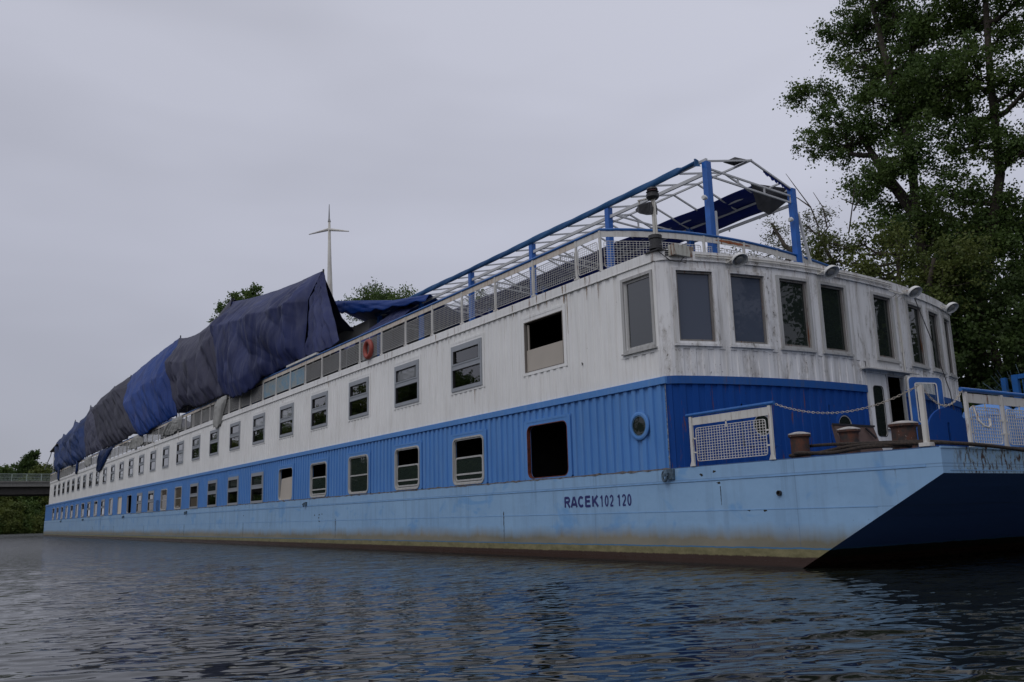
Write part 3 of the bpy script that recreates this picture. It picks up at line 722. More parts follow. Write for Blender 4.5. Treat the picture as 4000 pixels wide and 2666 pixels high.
# bow railing panel
def low_rail(name, P, Q, n, parent, z0=1.99, z1=3.06, ext=.12):
    P = Vector(P); Q = Vector(Q); d = (Q-P); L0 = d.length; a = math.atan2(d.y, d.x)
    f = MB(); f.bar((0, 0, z1-.14), (L0, 0, z1-.14), .012, .16); f = f.build(name, m_rail, parent, loc=P); f.rotation_euler = (0, 0, a)
    h = MB(); h.tube([(-ext, 0, z1), (L0+ext, 0, z1)], .038, 10); h.build('handrail', m_tubeblue, f)
    seg = L0/n
    for i in range(n+1):
        m = MB(); m.box((-.035, -.025, z0), (.035, .025, z1-.04)); m.add([(-.08, -.026, z0), (.08, -.026, z0), (.03, -.026, z0+.12), (-.03, -.026, z0+.12)], [(0, 1, 2, 3)]); m.build('post', m_rail, f, loc=(seg*i, 0, 0))
        if i < n:
            m = mesh_panel_bm(seg-.24, z0+.09, z1-.28, .072, .005); m.box((seg*.4, -.006, z1-.34), (seg*.4+.03, .006, z1-.2))
            for z in (z0+.28, z1-.5): m.box((-.09, -.008, z-.015), (0, .008, z+.015)); m.box((seg-.24, -.008, z-.015), (seg-.15, .008, z+.015))
            m.build('mesh_panel', m_rail, f, loc=(seg*i+.12, 0, 0))
    return f
low_rail('deck_railing', (.70, 0, 0), (2.80, 0, 0), 1, ship)
low_rail('deck_railing', (5.85, 1.40, 0), (5.85, 11.9, 0), 9, ship, z1=3.0)
mb = MB(); mb.tube([(5.92, 1.48, 2.72), (5.98, 1.50, 2.45), (6.02, 1.58, 2.36), (6.02, 1.72, 2.34), (6.0, 1.82, 2.40), (5.98, 1.84, 2.50)], .02, 8); mb.build('hook', m_rail, ship)
mb = MB(); mb.box((5.82, .04, 1.99), (5.90, .1, 3.0)); mb.cbox((5.86, .07, 2.03), (.2, .14, .06)); mb.build('stanchion', m_rail, ship)
# ---- bollards
def bollard(x, y, r, h):
    mb = MB(); mb.lathe((0, 0, 0), [(r*1.05, 0), (r*.93, .05), (r*.92, h-.08), (r*.98, h-.05), (r*1.12, h-.04), (r*1.12, h)], 22)
    m = MT('rusty_bollard_%s' % x, .75); n = m.noise(sc=7, det=6, rough=.7, off=(x, 0, 0)); c = m.mix(m.rng(n, .4, .62), (.028, .022, .02), (.10, .032, .015)); c = m.mix(m.rng(m.noise((1, 1, .5), 16, 4, .7, off=(0, x, 0)), .66, .7), c, (.4, .34, .3)); m.col(c)
    o = mb.build('bollard', m.m, ship, loc=(x, y, 1.99), smooth=False)
    c = MB(); c.lathe((0, 0, h), [(r*1.12, 0), (r*1.10, .02), (r*.5, .05), (.02, .06)], 22); c.build('cap', simple('worn_white_cap', (.42, .40, .38), .7, var=.3, sc=8), o)
bollard(3.20, .30, .185, .44); bollard(3.92, .80, .185, .48); bollard(5.26, .42, .215, .44)
# ---- front double door, canopy strip, opened blue door
fxd = fx(6.6)
mb = MB(); mb.ring([(.39, 1.16), (-.39, 1.16), (-.39, -1.16), (.39, -1.16)], [(x, .28+z) for x, z in rrect(.40, 1.25, .1)], -.02, .02) if False else None
o_ = to_rect(rrect(.40, 1.25, .1), .76, 2.33)
mb = MB(); mb.ring([(x, z) for x, z in o_], [(x, .22+z) for x, z in rrect(.40, 1.25, .1)], -.02, .02)
dl = mb.build('door', m_white, ship, loc=(fxd, 6.33, 3.17)); dl.rotation_euler = (0, 0, R(90))
mb = MB(); mb.prism([(x, .22+z) for x, z in rrect(.42, 1.27, .1)], -.006, .006); mb.build('pane', m_panedark, dl)
mb = MB(); mb.ring([(x, .22+z) for x, z in rrect(.43, 1.28, .1)], [(x, .22+z) for x, z in rrect(.39, 1.24, .09)], -.026, -.02); mb.build('seal', m_black, dl)
mb = MB(); mb.box((.22, -.07, -.25), (.34, -.02, -.22)); mb.build('handle', m_grey, dl)
mb = MB(); mb.ring([(1.52-.76, 1.17), (0.0-.0, 1.17), (0, -1.17), (.76, -1.17)], [(.70, 1.12), (.05, 1.12), (.05, -1.17), (.70, -1.17)], -.04, .03); o = mb.build('door_frame', m_rimw, ship, loc=(fxd, 6.71, 3.17)); o.rotation_euler = (0, 0, R(90))
mb = MB(); mb.box((fxd+.03, 5.68, 4.40), (fxd+.24, 7.72, 4.425)); mb.box((fxd+.03, 5.68, 4.37), (fxd+.06, 7.72, 4.40)); mb.tube([(fxd+.26, 5.6, 4.40), (fxd+.26, 7.8, 4.38)], .018, 6); mb.build('door_canopy', m_rimw, ship)
o_ = to_rect(rrect(.62, .85, .06), .98, 2.05)
mb = MB(); mb.ring([(x*1.0, z) for x, z in rrect(1.0, 2.05, .12)], [(x, .40+z) for x, z in rrect(.64, .95, .06)], -.025, .025)
bd = mb.build('blue_door', simple('blue_door_paint', (.015, .095, .33), .5, var=.25), ship, loc=(1.85, 6.93, 3.12)); bd.rotation_euler = (0, 0, R(74))
mb = MB(); mb.ring([(x, .40+z) for x, z in rrect(.68, .99, .07)], [(x, .40+z) for x, z in rrect(.62, .93, .05)], -.035, -.025); mb.ring(rrect(1.03, 2.08, .13), rrect(.99, 2.04, .115), -.022, .022); mb.build('door_trim', m_rail, bd)
mb = MB(); mb.prism([(x, .40+z) for x, z in rrect(.65, .96, .06)], -.004, .004); mb.build('pane', glass('clear_door_glass', (.9, .92, .92), .12), bd)
mb = MB(); mb.box((-.12, -.032, -.42), (.24, -.026, -.15)); sg = mb.build('sign', simple('green_sign', (.02, .22, .15), .5, var=.05), bd)
mb = MB()
for i in range(4): mb.bar((-.02+.03*i, -.034, -.38), (-.04+.055*i, -.034, -.27+.012*i), .004, .016)
mb.bar((.10, -.034, -.24), (.17, -.034, -.2), .004, .018); mb.bar((-.04, -.034, -.395), (.12, -.034, -.395), .004, .02)
mb.build('hand_symbol', simple('sign_white', (.7, .7, .7), .5), sg)
# ---- wall lamps along the roof edge, conduits, junction box
m_lamp = simple('white_lamp_shade', (.66, .66, .64), .5, var=.12, sc=8); m_bulb = simple('lamp_glass', (.25, .25, .24), .1)
for y in (1.75, 4.5, 8.25, 11.0):
    n = fn(y); P = Vector(F(y, .30, 6.66)); ax = (Vector((.58, -.12, -.74))).normalized()
    mb = MB(); prof = [(.05, -.14), (.10, -.125), (.155, -.08), (.185, -.02), (.195, .03), (.185, .03), (.17, -.02), (.14, -.07), (.08, -.105), (.02, -.115)]
    mb.lathe(P, prof, 22, ax); o = mb.build('wall_lamp', m_lamp, ship, smooth=True)
    mb = MB(); mb.lathe(P, [(.03, -.11), (.09, -.06), (.11, .0), (.08, .03), (.02, .045)], 16, ax); mb.build('bulb', m_bulb, o, smooth=True)
    mb = MB(); q = Vector(F(y-.1, .03, 6.70)); mb.tube([q, q+Vector((.08, 0, .02)), P-ax*.13], .016, 6); mb.bar(q+Vector((0, -.1, -.06)), P-ax*.12+Vector((0, -.05, 0)), .02); mb.bar(q+Vector((0, .16, .0)), P-ax*.12, .02); mb.cbox(q, (.03, .16, .12)); mb.build('bracket', m_pipe, o)
for off, z in ((.045, 6.80), (.05, 6.745)):
    mb = MB(); mb.tube([F(y, off+.02, z) for y in np.linspace(.8, 7.4, 30)], .014, 6); mb.build('conduit', m_pipe, ship)
mb = MB(); mb.tube([F(7.75, .03, 6.55), F(7.75, .03, 4.6), F(7.75, .03, 4.05)], .018, 6); mb.tube([F(7.68, .03, 6.5), F(7.68, .03, 5.0)], .012, 6); mb.build('conduit', m_pipe, ship)
mb = MB()
for i in range(3): mb.tube([F(7.3+.22*i, .05, 6.62), F(7.3+.22*i, .17, 6.56), F(7.42+.22*i, .17, 6.50), F(7.48+.22*i, .05, 6.47)], .013, 6)
mb.build('cable_hook', m_pipe, ship)
mb = MB(); mb.tube([F(8.6, .12, 6.6), F(8.9, .35, 5.3), F(9.1, .55, 4.0), F(9.15, .6, 3.2)], .012, 6); mb.build('cable', m_black, ship)
mb = MB(); mb.box((.16, .18, 6.73), (.36, .80, 6.99)); jb = mb.build('junction_box', painted('rusted_box_paint', (.50, .50, .44), chip=.5, rust=.75, streak=.3), ship, bevel=.01)
mb = MB(); 
for i in range(4): mb.tube([(.12, .12, 6.77+.05*i), (.17, .19, 6.77+.05*i)], .015, 6)
mb.tube([(-.05, .02, 7.0), (.06, -.02, 6.85), (.2, .2, 6.62), (.28, .42, 6.60), (.3, .52, 6.72)], .01, 6); mb.tube([(.3, .6, 6.73), (.34, .55, 6.58), (.32, .4, 6.60)], .008, 5)
mb.build('cable', m_black, jb)
# signal mast on the corner
mast = MB(); mast.tube([(-.12, .08, 7.3), (-.13, .08, 8.2)], .042, 10); mast.tube([(-.04, .08, 6.95), (-.05, .08, 7.35), (-.07, .08, 8.2)], .022, 8); mast = mast.build('signal_mast', m_pipe, ship)
mb = MB(); mb.lathe((-.12, .08, 6.90), [(.10, 0), (.10, .03), (.155, .05), (.155, .13), (.135, .15), (.135, .28), (.155, .3), (.155, .38), (.09, .4)], 20); mb.cbox((-.12, .08, 6.89), (.46, .3, .025)); mb.build('mast_base', m_black, mast)
mb = MB(); mb.lathe((-.12, .08, 8.16), [(.11, 0), (.15, .05), (.15, .12), (.11, .14), (.11, .17), (.15, .18)], 16); bc = mb.build('beacon', m_black, mast)
mb = MB(); mb.lathe((-.12, .08, 8.26), [(.10, 0), (.10, .13)], 16); mb.build('lens', simple('red_lens', (.10, .008, .012), .2), bc); mb = MB(); mb.lathe((-.12, .08, 8.39), [(.13, 0), (.12, .04), (.05, .06)], 16); mb.build('cap', m_black, bc)
# floodlight: wedge body with ribs
mb = MB(); prof = [(-.62, 8.05), (-.48, 8.13), (-.12, 8.09), (-.09, 7.95), (-.10, 7.80), (-.46, 7.90), (-.61, 8.0)]
mb.prism(prof, -.02, .18)
for i in range(9):
    x = -.47+.04*i; mb.prism([(x, 8.12-.007*i), (x+.012, 8.12-.007*i), (x+.022, 7.90-.010*i), (x+.010, 7.90-.010*i)], -.05, -.02)
fl = mb.build('floodlight', simple('floodlight_grey', (.05, .05, .055), .5), mast)
mb = MB(); mb.bar((-.58, .05, 8.27), (-.1, .05, 8.2), .05, .03); mb.bar((-.56, .05, 8.26), (-.54, .05, 8.15), .025); mb.tube([(-.2, .05, 8.2), (-.26, .02, 8.3), (-.16, .05, 8.3)], .008, 5); mb.build('bracket', m_pipe, fl)
# ================================================================== CANOPY on the roof deck
cano = tag(empty('canopy_frame', (-1, 2.95, 6.89)), 'bare steel canopy frame with blue posts and white rafters standing on the roof deck', 'canopy frame')
cano.location = (0, 0, 0)
YL, YR, YM = 2.95, 6.28, 4.66; ZE, ZM, ZR = 10.02, 10.42, 9.90
m_wt = simple('white_tube_paint', (.48, .49, .50), .45, var=.08)
CX = [-1.05-4.0*i for i in range(6)]
for x in CX:
    for y, zt in ((YL, ZE), (YR+.04, 9.92)):
        mb = MB(); mb.box((x-.085, y-.085, 6.89), (x+.085, y+.085, zt)); mb.box((x-.13, y-.13, 6.89), (x+.13, y+.13, 6.91)); mb.build('post', m_postblue, cano)
    mb = MB(); yr = YR+.02
    mb.bar((x, YL, 9.86), (x, yr, 9.70), .045); mb.bar((x, YL, 9.66), (x, yr, 9.50), .045)
    for t in (.35, .66, .985): y = YL+(yr-YL)*t; mb.bar((x, y, 9.86-.16*t), (x, y, 9.66-.16*t), .04)
    mb.build('truss', m_wt, cano)
mb = MB(); mb.bar((-1.0, YL-.03, ZE+.05), (-21.2, YL-.03, ZE+.05), .07); mb.build('eave_beam', m_wt, cano)
mb = MB(); mb.bar((-1.0, YL, 9.73), (-21.2, YL, 9.73), .06, .09); 
mb.build('gutter_beam', m_wt, cano)
mb = MB(); mb.bar((-.98, YM, ZM), (-21.2, YM, ZM), .05); mb.build('ridge_beam', m_wt, cano)
mb = MB(); mb.bar((-.98, YR, ZR), (-21.2, YR, ZR), .05); mb.build('eave_beam', m_wt, cano)
mb = MB(); mb.bar((-1.3, YR+.25, 9.55), (-21.2, YR+.25, 9.55), .06, .08)
for i in range(11): mb.cbox((-1.9-1.7*i, YR+.25, 9.49), (.04, .03, .09))
mb.build('gutter_beam', m_wt, cano)
mb = MB(); mb.bar((-1.0, 5.9, 10.02), (-21.2, 5.9, 10.02), .045); mb.build('purlin', m_wt, cano)
for i in range(21):
    x = -1.02-1.0*i
    mb = MB(); mb.bar((x, YL, ZE+.02), (x, YM, ZM), .045); mb.build('rafter', m_wt, cano)
    mb = MB(); mb.bar((x, YM, ZM), (x, YR, ZR), .045); mb.build('rafter', m_wt, cano)
mb = MB(); mb.bar((-1.0, 6.45, 9.2), (-.93, 6.72, 7.7), .06); mb.bar((-1.0, 6.45, 8.05), (-.98, 6.45, 6.9), .05); mb.build('brace', m_wt, cano); mb = MB(); mb.bar((-.95, 3.06, 8.66), (-.95, 3.06, 6.9), .05); mb.build('brace', m_wt, cano)
for i, (y) in enumerate((YL-.12, YR-.08)):
    mb = MB(); mb.lathe((-.99, y-.04, 8.98-.02*i), [(.02, -.02), (.045, 0), (.045, .08), (.07, .09), (.05, .15)], 12, Vector((.2, -1, -.1))); mb.build('lamp', m_lamp, cano)
# fabric helper ---------------------------------------------------------
def wave_noise(seed, n, lam0, lam1):
    r = np.random.default_rng(seed); th = r.uniform(0, 6.28, n); lam = np.exp(r.uniform(np.log(lam0), np.log(lam1), n)); ph = r.uniform(0, 6.28, n)
    return th, lam, ph
def fold(U, V, seed, n=14, lam0=.25, lam1=3., vert=.8):
    """creases: sum of ridged waves, mostly vertical folds"""
    r = np.random.default_rng(seed); o = np.zeros_like(U)
    for i in range(n):
        th = r.normal(0, .35) if r.random() < vert else r.uniform(-1.4, 1.4)
        lam = math.exp(r.uniform(math.log(lam0), math.log(lam1))); p = r.uniform(0, 6.28)
        q = 2*math.pi*((U*math.cos(th)+V*math.sin(th))/lam)+p+.8*np.sin(V*r.uniform(.4, 1.3)+r.uniform(0, 6))
        o += lam*.022*(1-np.abs(np.sin(q*.5))*2)
    return o
def tarp_mat(name, c0, c1, fade, rough=.42, fz=None):
    m = MT(name, max(rough, .55), .22)
    a = m.noise((1, 1, 1), .35, 4, .55, off=(3, 1, 2), dist=.8); b = m.noise((2.2, 2.2, .5), 1.2, 5, .65, off=(1, 8, 2))
    col = m.mix(m.rng(a, .36, .62), c0, c1)
    col = m.mix(m.math('MULTIPLY', m.rng(b, .5, .8), fade), col, (.13, .14, .20))
    m.col(col); m.bump(m.noise((1.6, 1.6, .5), 1.3, 4, .5, dist=.8), .35, .10)
    return m.m
m_t1 = tarp_mat('faded_navy_tarp', (.009, .014, .060), (.026, .036, .115), .3)
m_t2 = tarp_mat('grey_violet_tarp', (.020, .021, .045), (.036, .037, .068), .2)
m_t3 = tarp_mat('bright_blue_tarp', (.001, .022, .135), (.003, .036, .19), .05)
m_t4 = tarp_mat('charcoal_tarp', (.016, .016, .030), (.030, .030, .048), .22)
m_t5 = tarp_mat('navy_old_tarp', (.003, .014, .055), (.008, .032, .13), .12)
m_cb = tarp_mat('canopy_blue_cloth', (.002, .012, .13), (.003, .02, .18), .03, .6)
def tarp(name, top, bot, mat, seed, label, nu=150, nv=60, amp=1., belly=.35, back=True, bot_sag=0, group='tarpaulins over the far roof structure', thick=.012, lam=(.7, 5.), wid=10., drop=(.4, .4), bar=.32, gather=1.):
    """cloth between a top edge and a bottom edge (polylines in x,y,z), then over the top and back"""
    def interp(P, t):
        P = np.array(P, float); d = np.r_[0, np.cumsum(np.linalg.norm(np.diff(P, axis=0), axis=1))]; d /= d[-1]
        q = np.stack([np.interp(t, d, P[:, i]) for i in range(3)], 1); return q
    t = np.linspace(0, 1, nu); T = interp(top, t); B = interp(bot, t)
    v = np.linspace(0, 1, nv)[:, None]
    G = T[None]*(1-v[..., None])+B[None]*v[..., None]
    Lx = abs(np.array(top)[-1][0]-np.array(top)[0][0])
    U = np.repeat((t*max(Lx, 4))[None], nv, 0); Vv = np.repeat(v*5.5, nu, 1)
    f = fold(U, Vv, seed, 16, lam[0], lam[1])*amp
    env = np.clip(v*6, .15, 1)*np.clip((1-v)*5+.35, 0, 1)
    ed = np.clip(np.minimum(t, 1-t)*12, .2, 1)[None]
    # radiating creases from the two upper corners
    for cxn, sg in ((0., 1), (1., -1)):
        du = np.abs(t[None]-cxn)*max(Lx, 4)+.15; an = np.arctan2(v*5.5+.05, du); rd = np.hypot(du, v*5.5)
        f += .055*amp*np.sin(an*26+seed)*np.exp(-rd/2.6)
    vb_ = bar+.04*np.sin(t[None]*5+seed)
    tent = np.where(v < vb_, v/vb_, np.clip(1-(v-vb_)/(1-vb_), 0, 1)**.75)
    for cxn in (0., 1.):
        du = np.abs(t[None]-cxn)*max(Lx, 4); f = f+gather*.13*np.sin(2*math.pi*du/.62+1.5*np.sin(v*3+seed))*np.exp(-du/1.5)*np.clip(v*3, 0, 1)
    G[..., 1] += f*env*ed-belly*tent*np.clip(np.minimum(t, 1-t)*14, .35, 1)[None]
    G[..., 0] += .35*f*env*ed
    G[..., 2] += (fold(U, Vv*0, seed+50, 6, .4, 2., 1.)*.9-.12*0)*np.clip((v-.85)*7, 0, 1)
    rows = [G]
    if back:
        nb = 10; vb = np.linspace(0, 1, nb+1)[1:][:, None, None]
        K = np.repeat(T[None], nb, 0).copy(); K[..., 1] += vb[..., 0]*wid; K[..., 2] += -(drop[0]+(drop[1]-drop[0])*t[None])*(1-np.exp(-vb[..., 0]*wid/1.1))-.35*np.sin(np.pi*vb[..., 0])-.6*vb[..., 0]+.1*np.sin(t[None]*9+seed)*np.sin(np.pi*vb[..., 0])
        D = K[-1:].copy(); D[..., 2] = 7.6
        rows = [D, K[::-1], G]
    A = np.concatenate(rows, 0); nr = A.shape[0]
    V = A.reshape(-1, 3); i = np.arange(nr-1)[:, None]*nu+np.arange(nu-1)[None]
    Fq = np.stack([i, i+1, i+nu+1, i+nu], -1).reshape(-1, 4)
    o = nmesh(name, V, Fq, mat, smooth=True)
    md = o.modifiers.new('solid', 'SOLIDIFY'); md.thickness = thick; md.offset = 0
    return tag(o, label, 'tarpaulin', group)
def sag(a, b, d, n=10):
    a = np.array(a, float); b = np.array(b, float); return [tuple(a+(b-a)*i/n-np.array([0, 0, d*4*(i/n)*(1-i/n)])) for i in range(n+1)]
tarp('tarpaulin', sag((-37.75, 1.0, 14.12), (-23.1, 1.0, 12.35), .22), [(-35.6, .15, 9.1), (-34.2, -.1, 8.0), (-32.0, -.25, 7.55), (-29.6, -.25, 7.5), (-27.8, -.08, 8.02), (-25.5, .1, 8.1), (-22.6, .15, 8.2)], m_t1, 3, 'largest faded navy tarpaulin, nearest of the tarps, peaked at its right end', nu=220, nv=90, amp=.8, belly=.95, drop=(.4, 3.2))
tarp('tarpaulin', [(-23.12, 1.0, 12.36), (-23.08, 1.1, 12.30)], [(-22.7, .15, 8.2), (-21.2, .05, 8.1), (-19.5, .4, 8.3)], m_t1, 11, 'narrow navy tarpaulin flap closing the near end beside the peak', nu=70, nv=80, amp=1.1, belly=.1, back=False, lam=(.4, 1.2))
tarp('tarpaulin', sag((-51.0, 1.0, 14.35), (-37.7, 1.0, 14.35), .75), [(-46.4, .2, 8.25), (-44.5, .1, 8.6), (-42.5, .0, 8.4), (-40, -.1, 8.0), (-36.5, -.1, 8.0), (-34.0, .1, 8.1)], m_t2, 5, 'grey violet tarpaulin sagging between two poles, left of the largest navy one', nu=200, nv=80, amp=1.0, belly=.75, bar=.40)
tarp('tarpaulin', sag((-69.2, 1.0, 14.1), (-50.6, 1.0, 14.3), -.1), [(-58.5, .1, 8.6), (-57.2, -.1, 7.75), (-54.8, -.2, 7.65), (-52, -.1, 7.95), (-49, .1, 8.1), (-46.2, .1, 8.2)], m_t3, 8, 'bright blue tarpaulin bulging between the grey violet and charcoal ones', nu=200, nv=80, amp=.7, belly=.8, bar=.5)
tarp('tarpaulin', [(-83.3, 1.0, 13.9), (-80, 1, 14.1), (-77.4, 1.0, 14.3), (-76.2, 1.0, 14.05), (-69.0, 1.0, 14.2)], [(-75.2, .05, 8.1), (-70, 0, 8.0), (-64, 0, 8.05), (-58.2, .1, 8.3)], m_t4, 12, 'charcoal tarpaulin with a blunt corner, left of the bright blue one', nu=180, nv=70, amp=1.0, belly=.9, bar=.28)
tarp('tarpaulin', sag((-92, 1.0, 14.2), (-82.9, 1.0, 12.3), .1), [(-85.5, .05, 8.1), (-75.0, .05, 8.1)], m_t2, 15, 'slim grey tarpaulin hanging beyond the charcoal one', nu=120, nv=60, amp=1.1, belly=.3)
tarp('tarpaulin', sag((-103.8, 1.0, 13.75), (-91.5, 1.0, 14.0), .95), [(-98.0, .05, 8.05), (-93, -.1, 7.7), (-85.2, .05, 8.1)], m_t5, 18, 'blue tarpaulin with a darker lower half, second from the far end', nu=130, nv=60, amp=1.0, belly=.8, bar=.45)
tarp('tarpaulin', sag((-114.0, 1.0, 13.1), (-103.6, 1.0, 12.5), .4), [(-108.5, .0, 7.8), (-103, .05, 8.0), (-97.5, .05, 8.1)], m_t5, 21, 'dark blue tarpaulin at the far end of the roof deck', nu=120, nv=60, amp=1.1, belly=.4)
tarp('tarpaulin', sag((-124, 1.5, 11.2), (-113.6, 1.0, 12.8), .2), sag((-124.3, 1.2, 11.0), (-110, 1.0, 10.6), -.2), m_t3, 24, 'small bright blue tarpaulin flap stretched over the stern stair frame', nu=60, nv=20, amp=.5, belly=.0, back=False)
# poles carrying the tarps
PL = ('peak of the largest navy tarp', 'left end of the largest navy tarp', 'joint of the grey violet and bright blue tarps', 'joint of the bright blue and charcoal tarps', 'blunt corner of the charcoal tarp', 'joint of the slim grey and blue tarps', 'joint of the two blue tarps furthest away', 'last tarp corner above the stern')
for i, (x, z) in enumerate(((-23.1, 12.45), (-37.7, 14.3), (-50.8, 14.5), (-69.1, 14.3), (-77.4, 14.42), (-92, 14.3), (-103.8, 13.9), (-113.8, 13.1))):
    mb = MB(); mb.tube([(x, 1.06, 6.89), (x, 1.06, z)], .045, 8); mb.cbox((x, 1.06, 6.9), (.2, .2, .02))
    tag(mb.build('scaffold_pole', m_black), 'dark pole tip at the '+PL[i], 'pole', 'poles under the tarpaulins')
# stern stair frame
st = tag(empty('stair_frame'), 'thin white stair frame with a small roof at the far end of the deck', 'stair frame')
mb = MB()
for x in (-114.2, -110.8):
    for y in (.15, 2.0): mb.bar((x, y, 6.89), (x, y, 11.0), .09)
for z in (8.6, 9.7): mb.bar((-114.2, .15, z), (-110.8, .15, z), .06)
mb.build('frame', m_wt, st); mb = MB(); mb.prism([(-116.2, 10.85), (-109.5, 11.35), (-109.5, 11.45), (-116.2, 10.95)], -.2, 2.4); mb.build('roof', simple('dark_roof_panel', (.08, .07, .06), .7), st)
mb = MB(); mb.tube([(-116.2, 0, 10.9), (-117, 0, 10.4), (-123, .0, 9.0)], .06, 6); mb.build('arm', m_wt, st)
# scaffold rail visible below the grey tarp
mb = MB()
for z in (8.3, 8.75, 9.15): mb.bar((-49.5, .7, z), (-42.0, .7, z), .05)
for x in (-48.5, -46.3, -44.2, -42.4): mb.bar((x, .7, 6.89), (x, .7, 9.3), .05)
mb.box((-49, 1.6, 6.9), (-42, 1.64, 9.6))
tag(mb.build('guard_frame', m_rail), 'white guard frame showing under the grey violet tarpaulin edge', 'guard rail')
# pale cloths hanging on the railing
m_sheet = tarp_mat('pale_sheet', (.28, .28, .27), (.40, .40, .38), .1, .7)
def hang(x0, x1, zb, seed, label, mat=m_sheet, y=-.06, x2=None, x3=None, zt=7.98, cat='cloth'):
    xb0 = x0 if x2 is None else x2; xb1 = x1 if x3 is None else x3
    return tag(tarp('hanging_cloth', [(x0, y+.02, zt), (x1, y+.02, zt)], [(xb0, y, zb+.25), ((xb0+xb1)/2, y-.04, zb), (xb1, y, zb+.2)], mat, seed, label, nu=40, nv=26, amp=.35, belly=.05, back=False, group='cloths caught on the roof railing', lam=(.25, .9)), cat=cat) and None
hang(-36.2, -34.0, 6.3, 31, 'pale sheet hanging from the rail just left of the largest navy tarp', x2=-36.5, x3=-35.3)
hang(-47.0, -44.2, 6.95, 32, 'crumpled pale sheet over the railing under the grey violet tarp', x2=-50, x3=-44.5)
hang(-60.0, -56.5, 6.95, 33, 'pale sheet over the railing below the bright blue tarp', x2=-62, x3=-56)
hang(-85, -81, 7.0, 34, 'small pale scrap tied to the railing far along the deck')
hang(-76.6, -68, 6.1, 35, 'dark navy cloth trailing over the railing and down the white wall', mat=m_t5, x2=-77.5, x3=-74.5, zt=8.05)
for x, i in ((-90.5, 0), (-106, 1)):
    mb = MB(); mb.tube([(x, -.06, 8.1), (x+.3, -.10, 7.6), (x+.35, -.1, 7.0), (x+.8*i, -.1, 6.75)], .16, 8); tag(mb.build('dark_rag', m_t5, smooth=True), ('short dark rag tied over the railing below the blue tarp', 'curled dark rag hanging from the far end of the railing')[i], 'rag')
# faded banner behind the rail
bm = MT('faded_banner', .6); n1 = bm.noise((1, 1, 1.4), 1.3, 4, .6, off=(4, 4, 4), dist=1.); bm.col(bm.mix(bm.rng(n1, .47, .56), (.09, .33, .52), (.30, .38, .40)))
mb = MB(); mb.box((-28.0, .032, 7.0), (-22.55, .036, 7.72)); tag(mb.build('banner', bm.m), 'faded light blue banner tied behind the roof railing mesh', 'banner')
# plank on the rail
mb = MB(); mb.box((-24.6, -.07, 7.99), (-20.9, .07, 8.08)); tag(mb.build('plank', m_rail), 'white plank lying on top of the railing beside the big tarp', 'plank')
# deck cabin with blue sheet roof
cab = tag(empty('deck_cabin'), 'grey roof deck cabin under a sagging blue sheet, right of the tarps', 'cabin')
mb = MB(); mb.box((-30, 2.6, 6.89), (-21.4, 9, 9.9)); mb.build('wall', simple('cabin_grey', (.20, .20, .20), .7, var=.1, sc=.8), cab)
mb = MB(); mb.ring([(-21.9, 9.25), (-23.9, 9.25), (-23.9, 7.6), (-21.9, 7.6)], [(-22, 9.15), (-23.8, 9.15), (-23.8, 7.7), (-22, 7.7)], 2.54, 2.6); wf = mb.build('window', m_wt, cab); mb = MB(); mb.box((-23.8, 2.57, 7.7), (-22, 2.58, 9.15)); mb.build('pane', m_panedark, wf)
tarp('roof_sheet', [(-25.5, 2.2, 11.6), (-24.2, 2.1, 11.3), (-21, 2.1, 10.62), (-18.3, 2.3, 10.05), (-16.0, 2.8, 9.85)], [(-25.5, 2.1, 11.0), (-24, 2, 10.75), (-21.5, 2, 10.15), (-18.5, 2.1, 9.75), (-16.0, 2.6, 9.6)], m_t3, 41, 'bright blue sheet stretched over the grey deck cabin towards the canopy', nu=90, nv=14, amp=.12, belly=.05, wid=6.5, gather=0, group='blue cloth on the canopy', lam=(.8, 3))
tarp('hanging_cloth', [(-18.2, 2.85, 10.0), (-17.6, 2.8, 9.8), (-17.1, 2.7, 9.6)], [(-20.6, .5, 8.0), (-19.0, .5, 8.0), (-17.4, .8, 8.1)], m_t1, 43, 'twisted navy cloth drawn down from the canopy end to the railing', nu=40, nv=60, amp=.8, belly=-.2, back=False, group='blue cloth on the canopy', lam=(.3, .9))
# cloth along the left eave: rolled teal-blue awning
m_aw = tarp_mat('awning_blue', (.014, .065, .18), (.022, .09, .22), .12, .6)
xs = np.linspace(-1.35, -21.3, 120); ph = np.linspace(0, 2*math.pi, 13)[:-1]; V = []
for i, x in enumerate(xs):
    rz = (.105-.01*math.sin(x*.9))*(1 if i > 3 else .5); ry_ = .05
    for a in ph: V.append((x, YL-.09+ry_*math.cos(a)+.012*math.sin(x*5+a*2), ZE+.07+rz*math.sin(a)*.95-.006*math.sin(x*1.7)))
nn = len(ph); i = np.arange(len(xs)-1)[:, None]*nn+np.arange(nn)[None]; j = np.arange(len(xs)-1)[:, None]*nn+(np.arange(nn)[None]+1) % nn
aw = nmesh('awning_roll', V, np.stack([i, j, j+nn, i+nn], -1).reshape(-1, 4), m_aw, cano, smooth=True)
mb = MB(); mb.add([(-1.35, YL-.13, 10.20), (-1.22, YL-.2, 10.14), (-1.12, YL-.2, 10.05), (-1.15, YL-.17, 9.98), (-1.05, YL-.2, 9.86), (-1.35, YL-.14, 9.98)], [(0, 5, 4, 3, 2, 1)]); mb.build('torn_end', m_aw, cano)
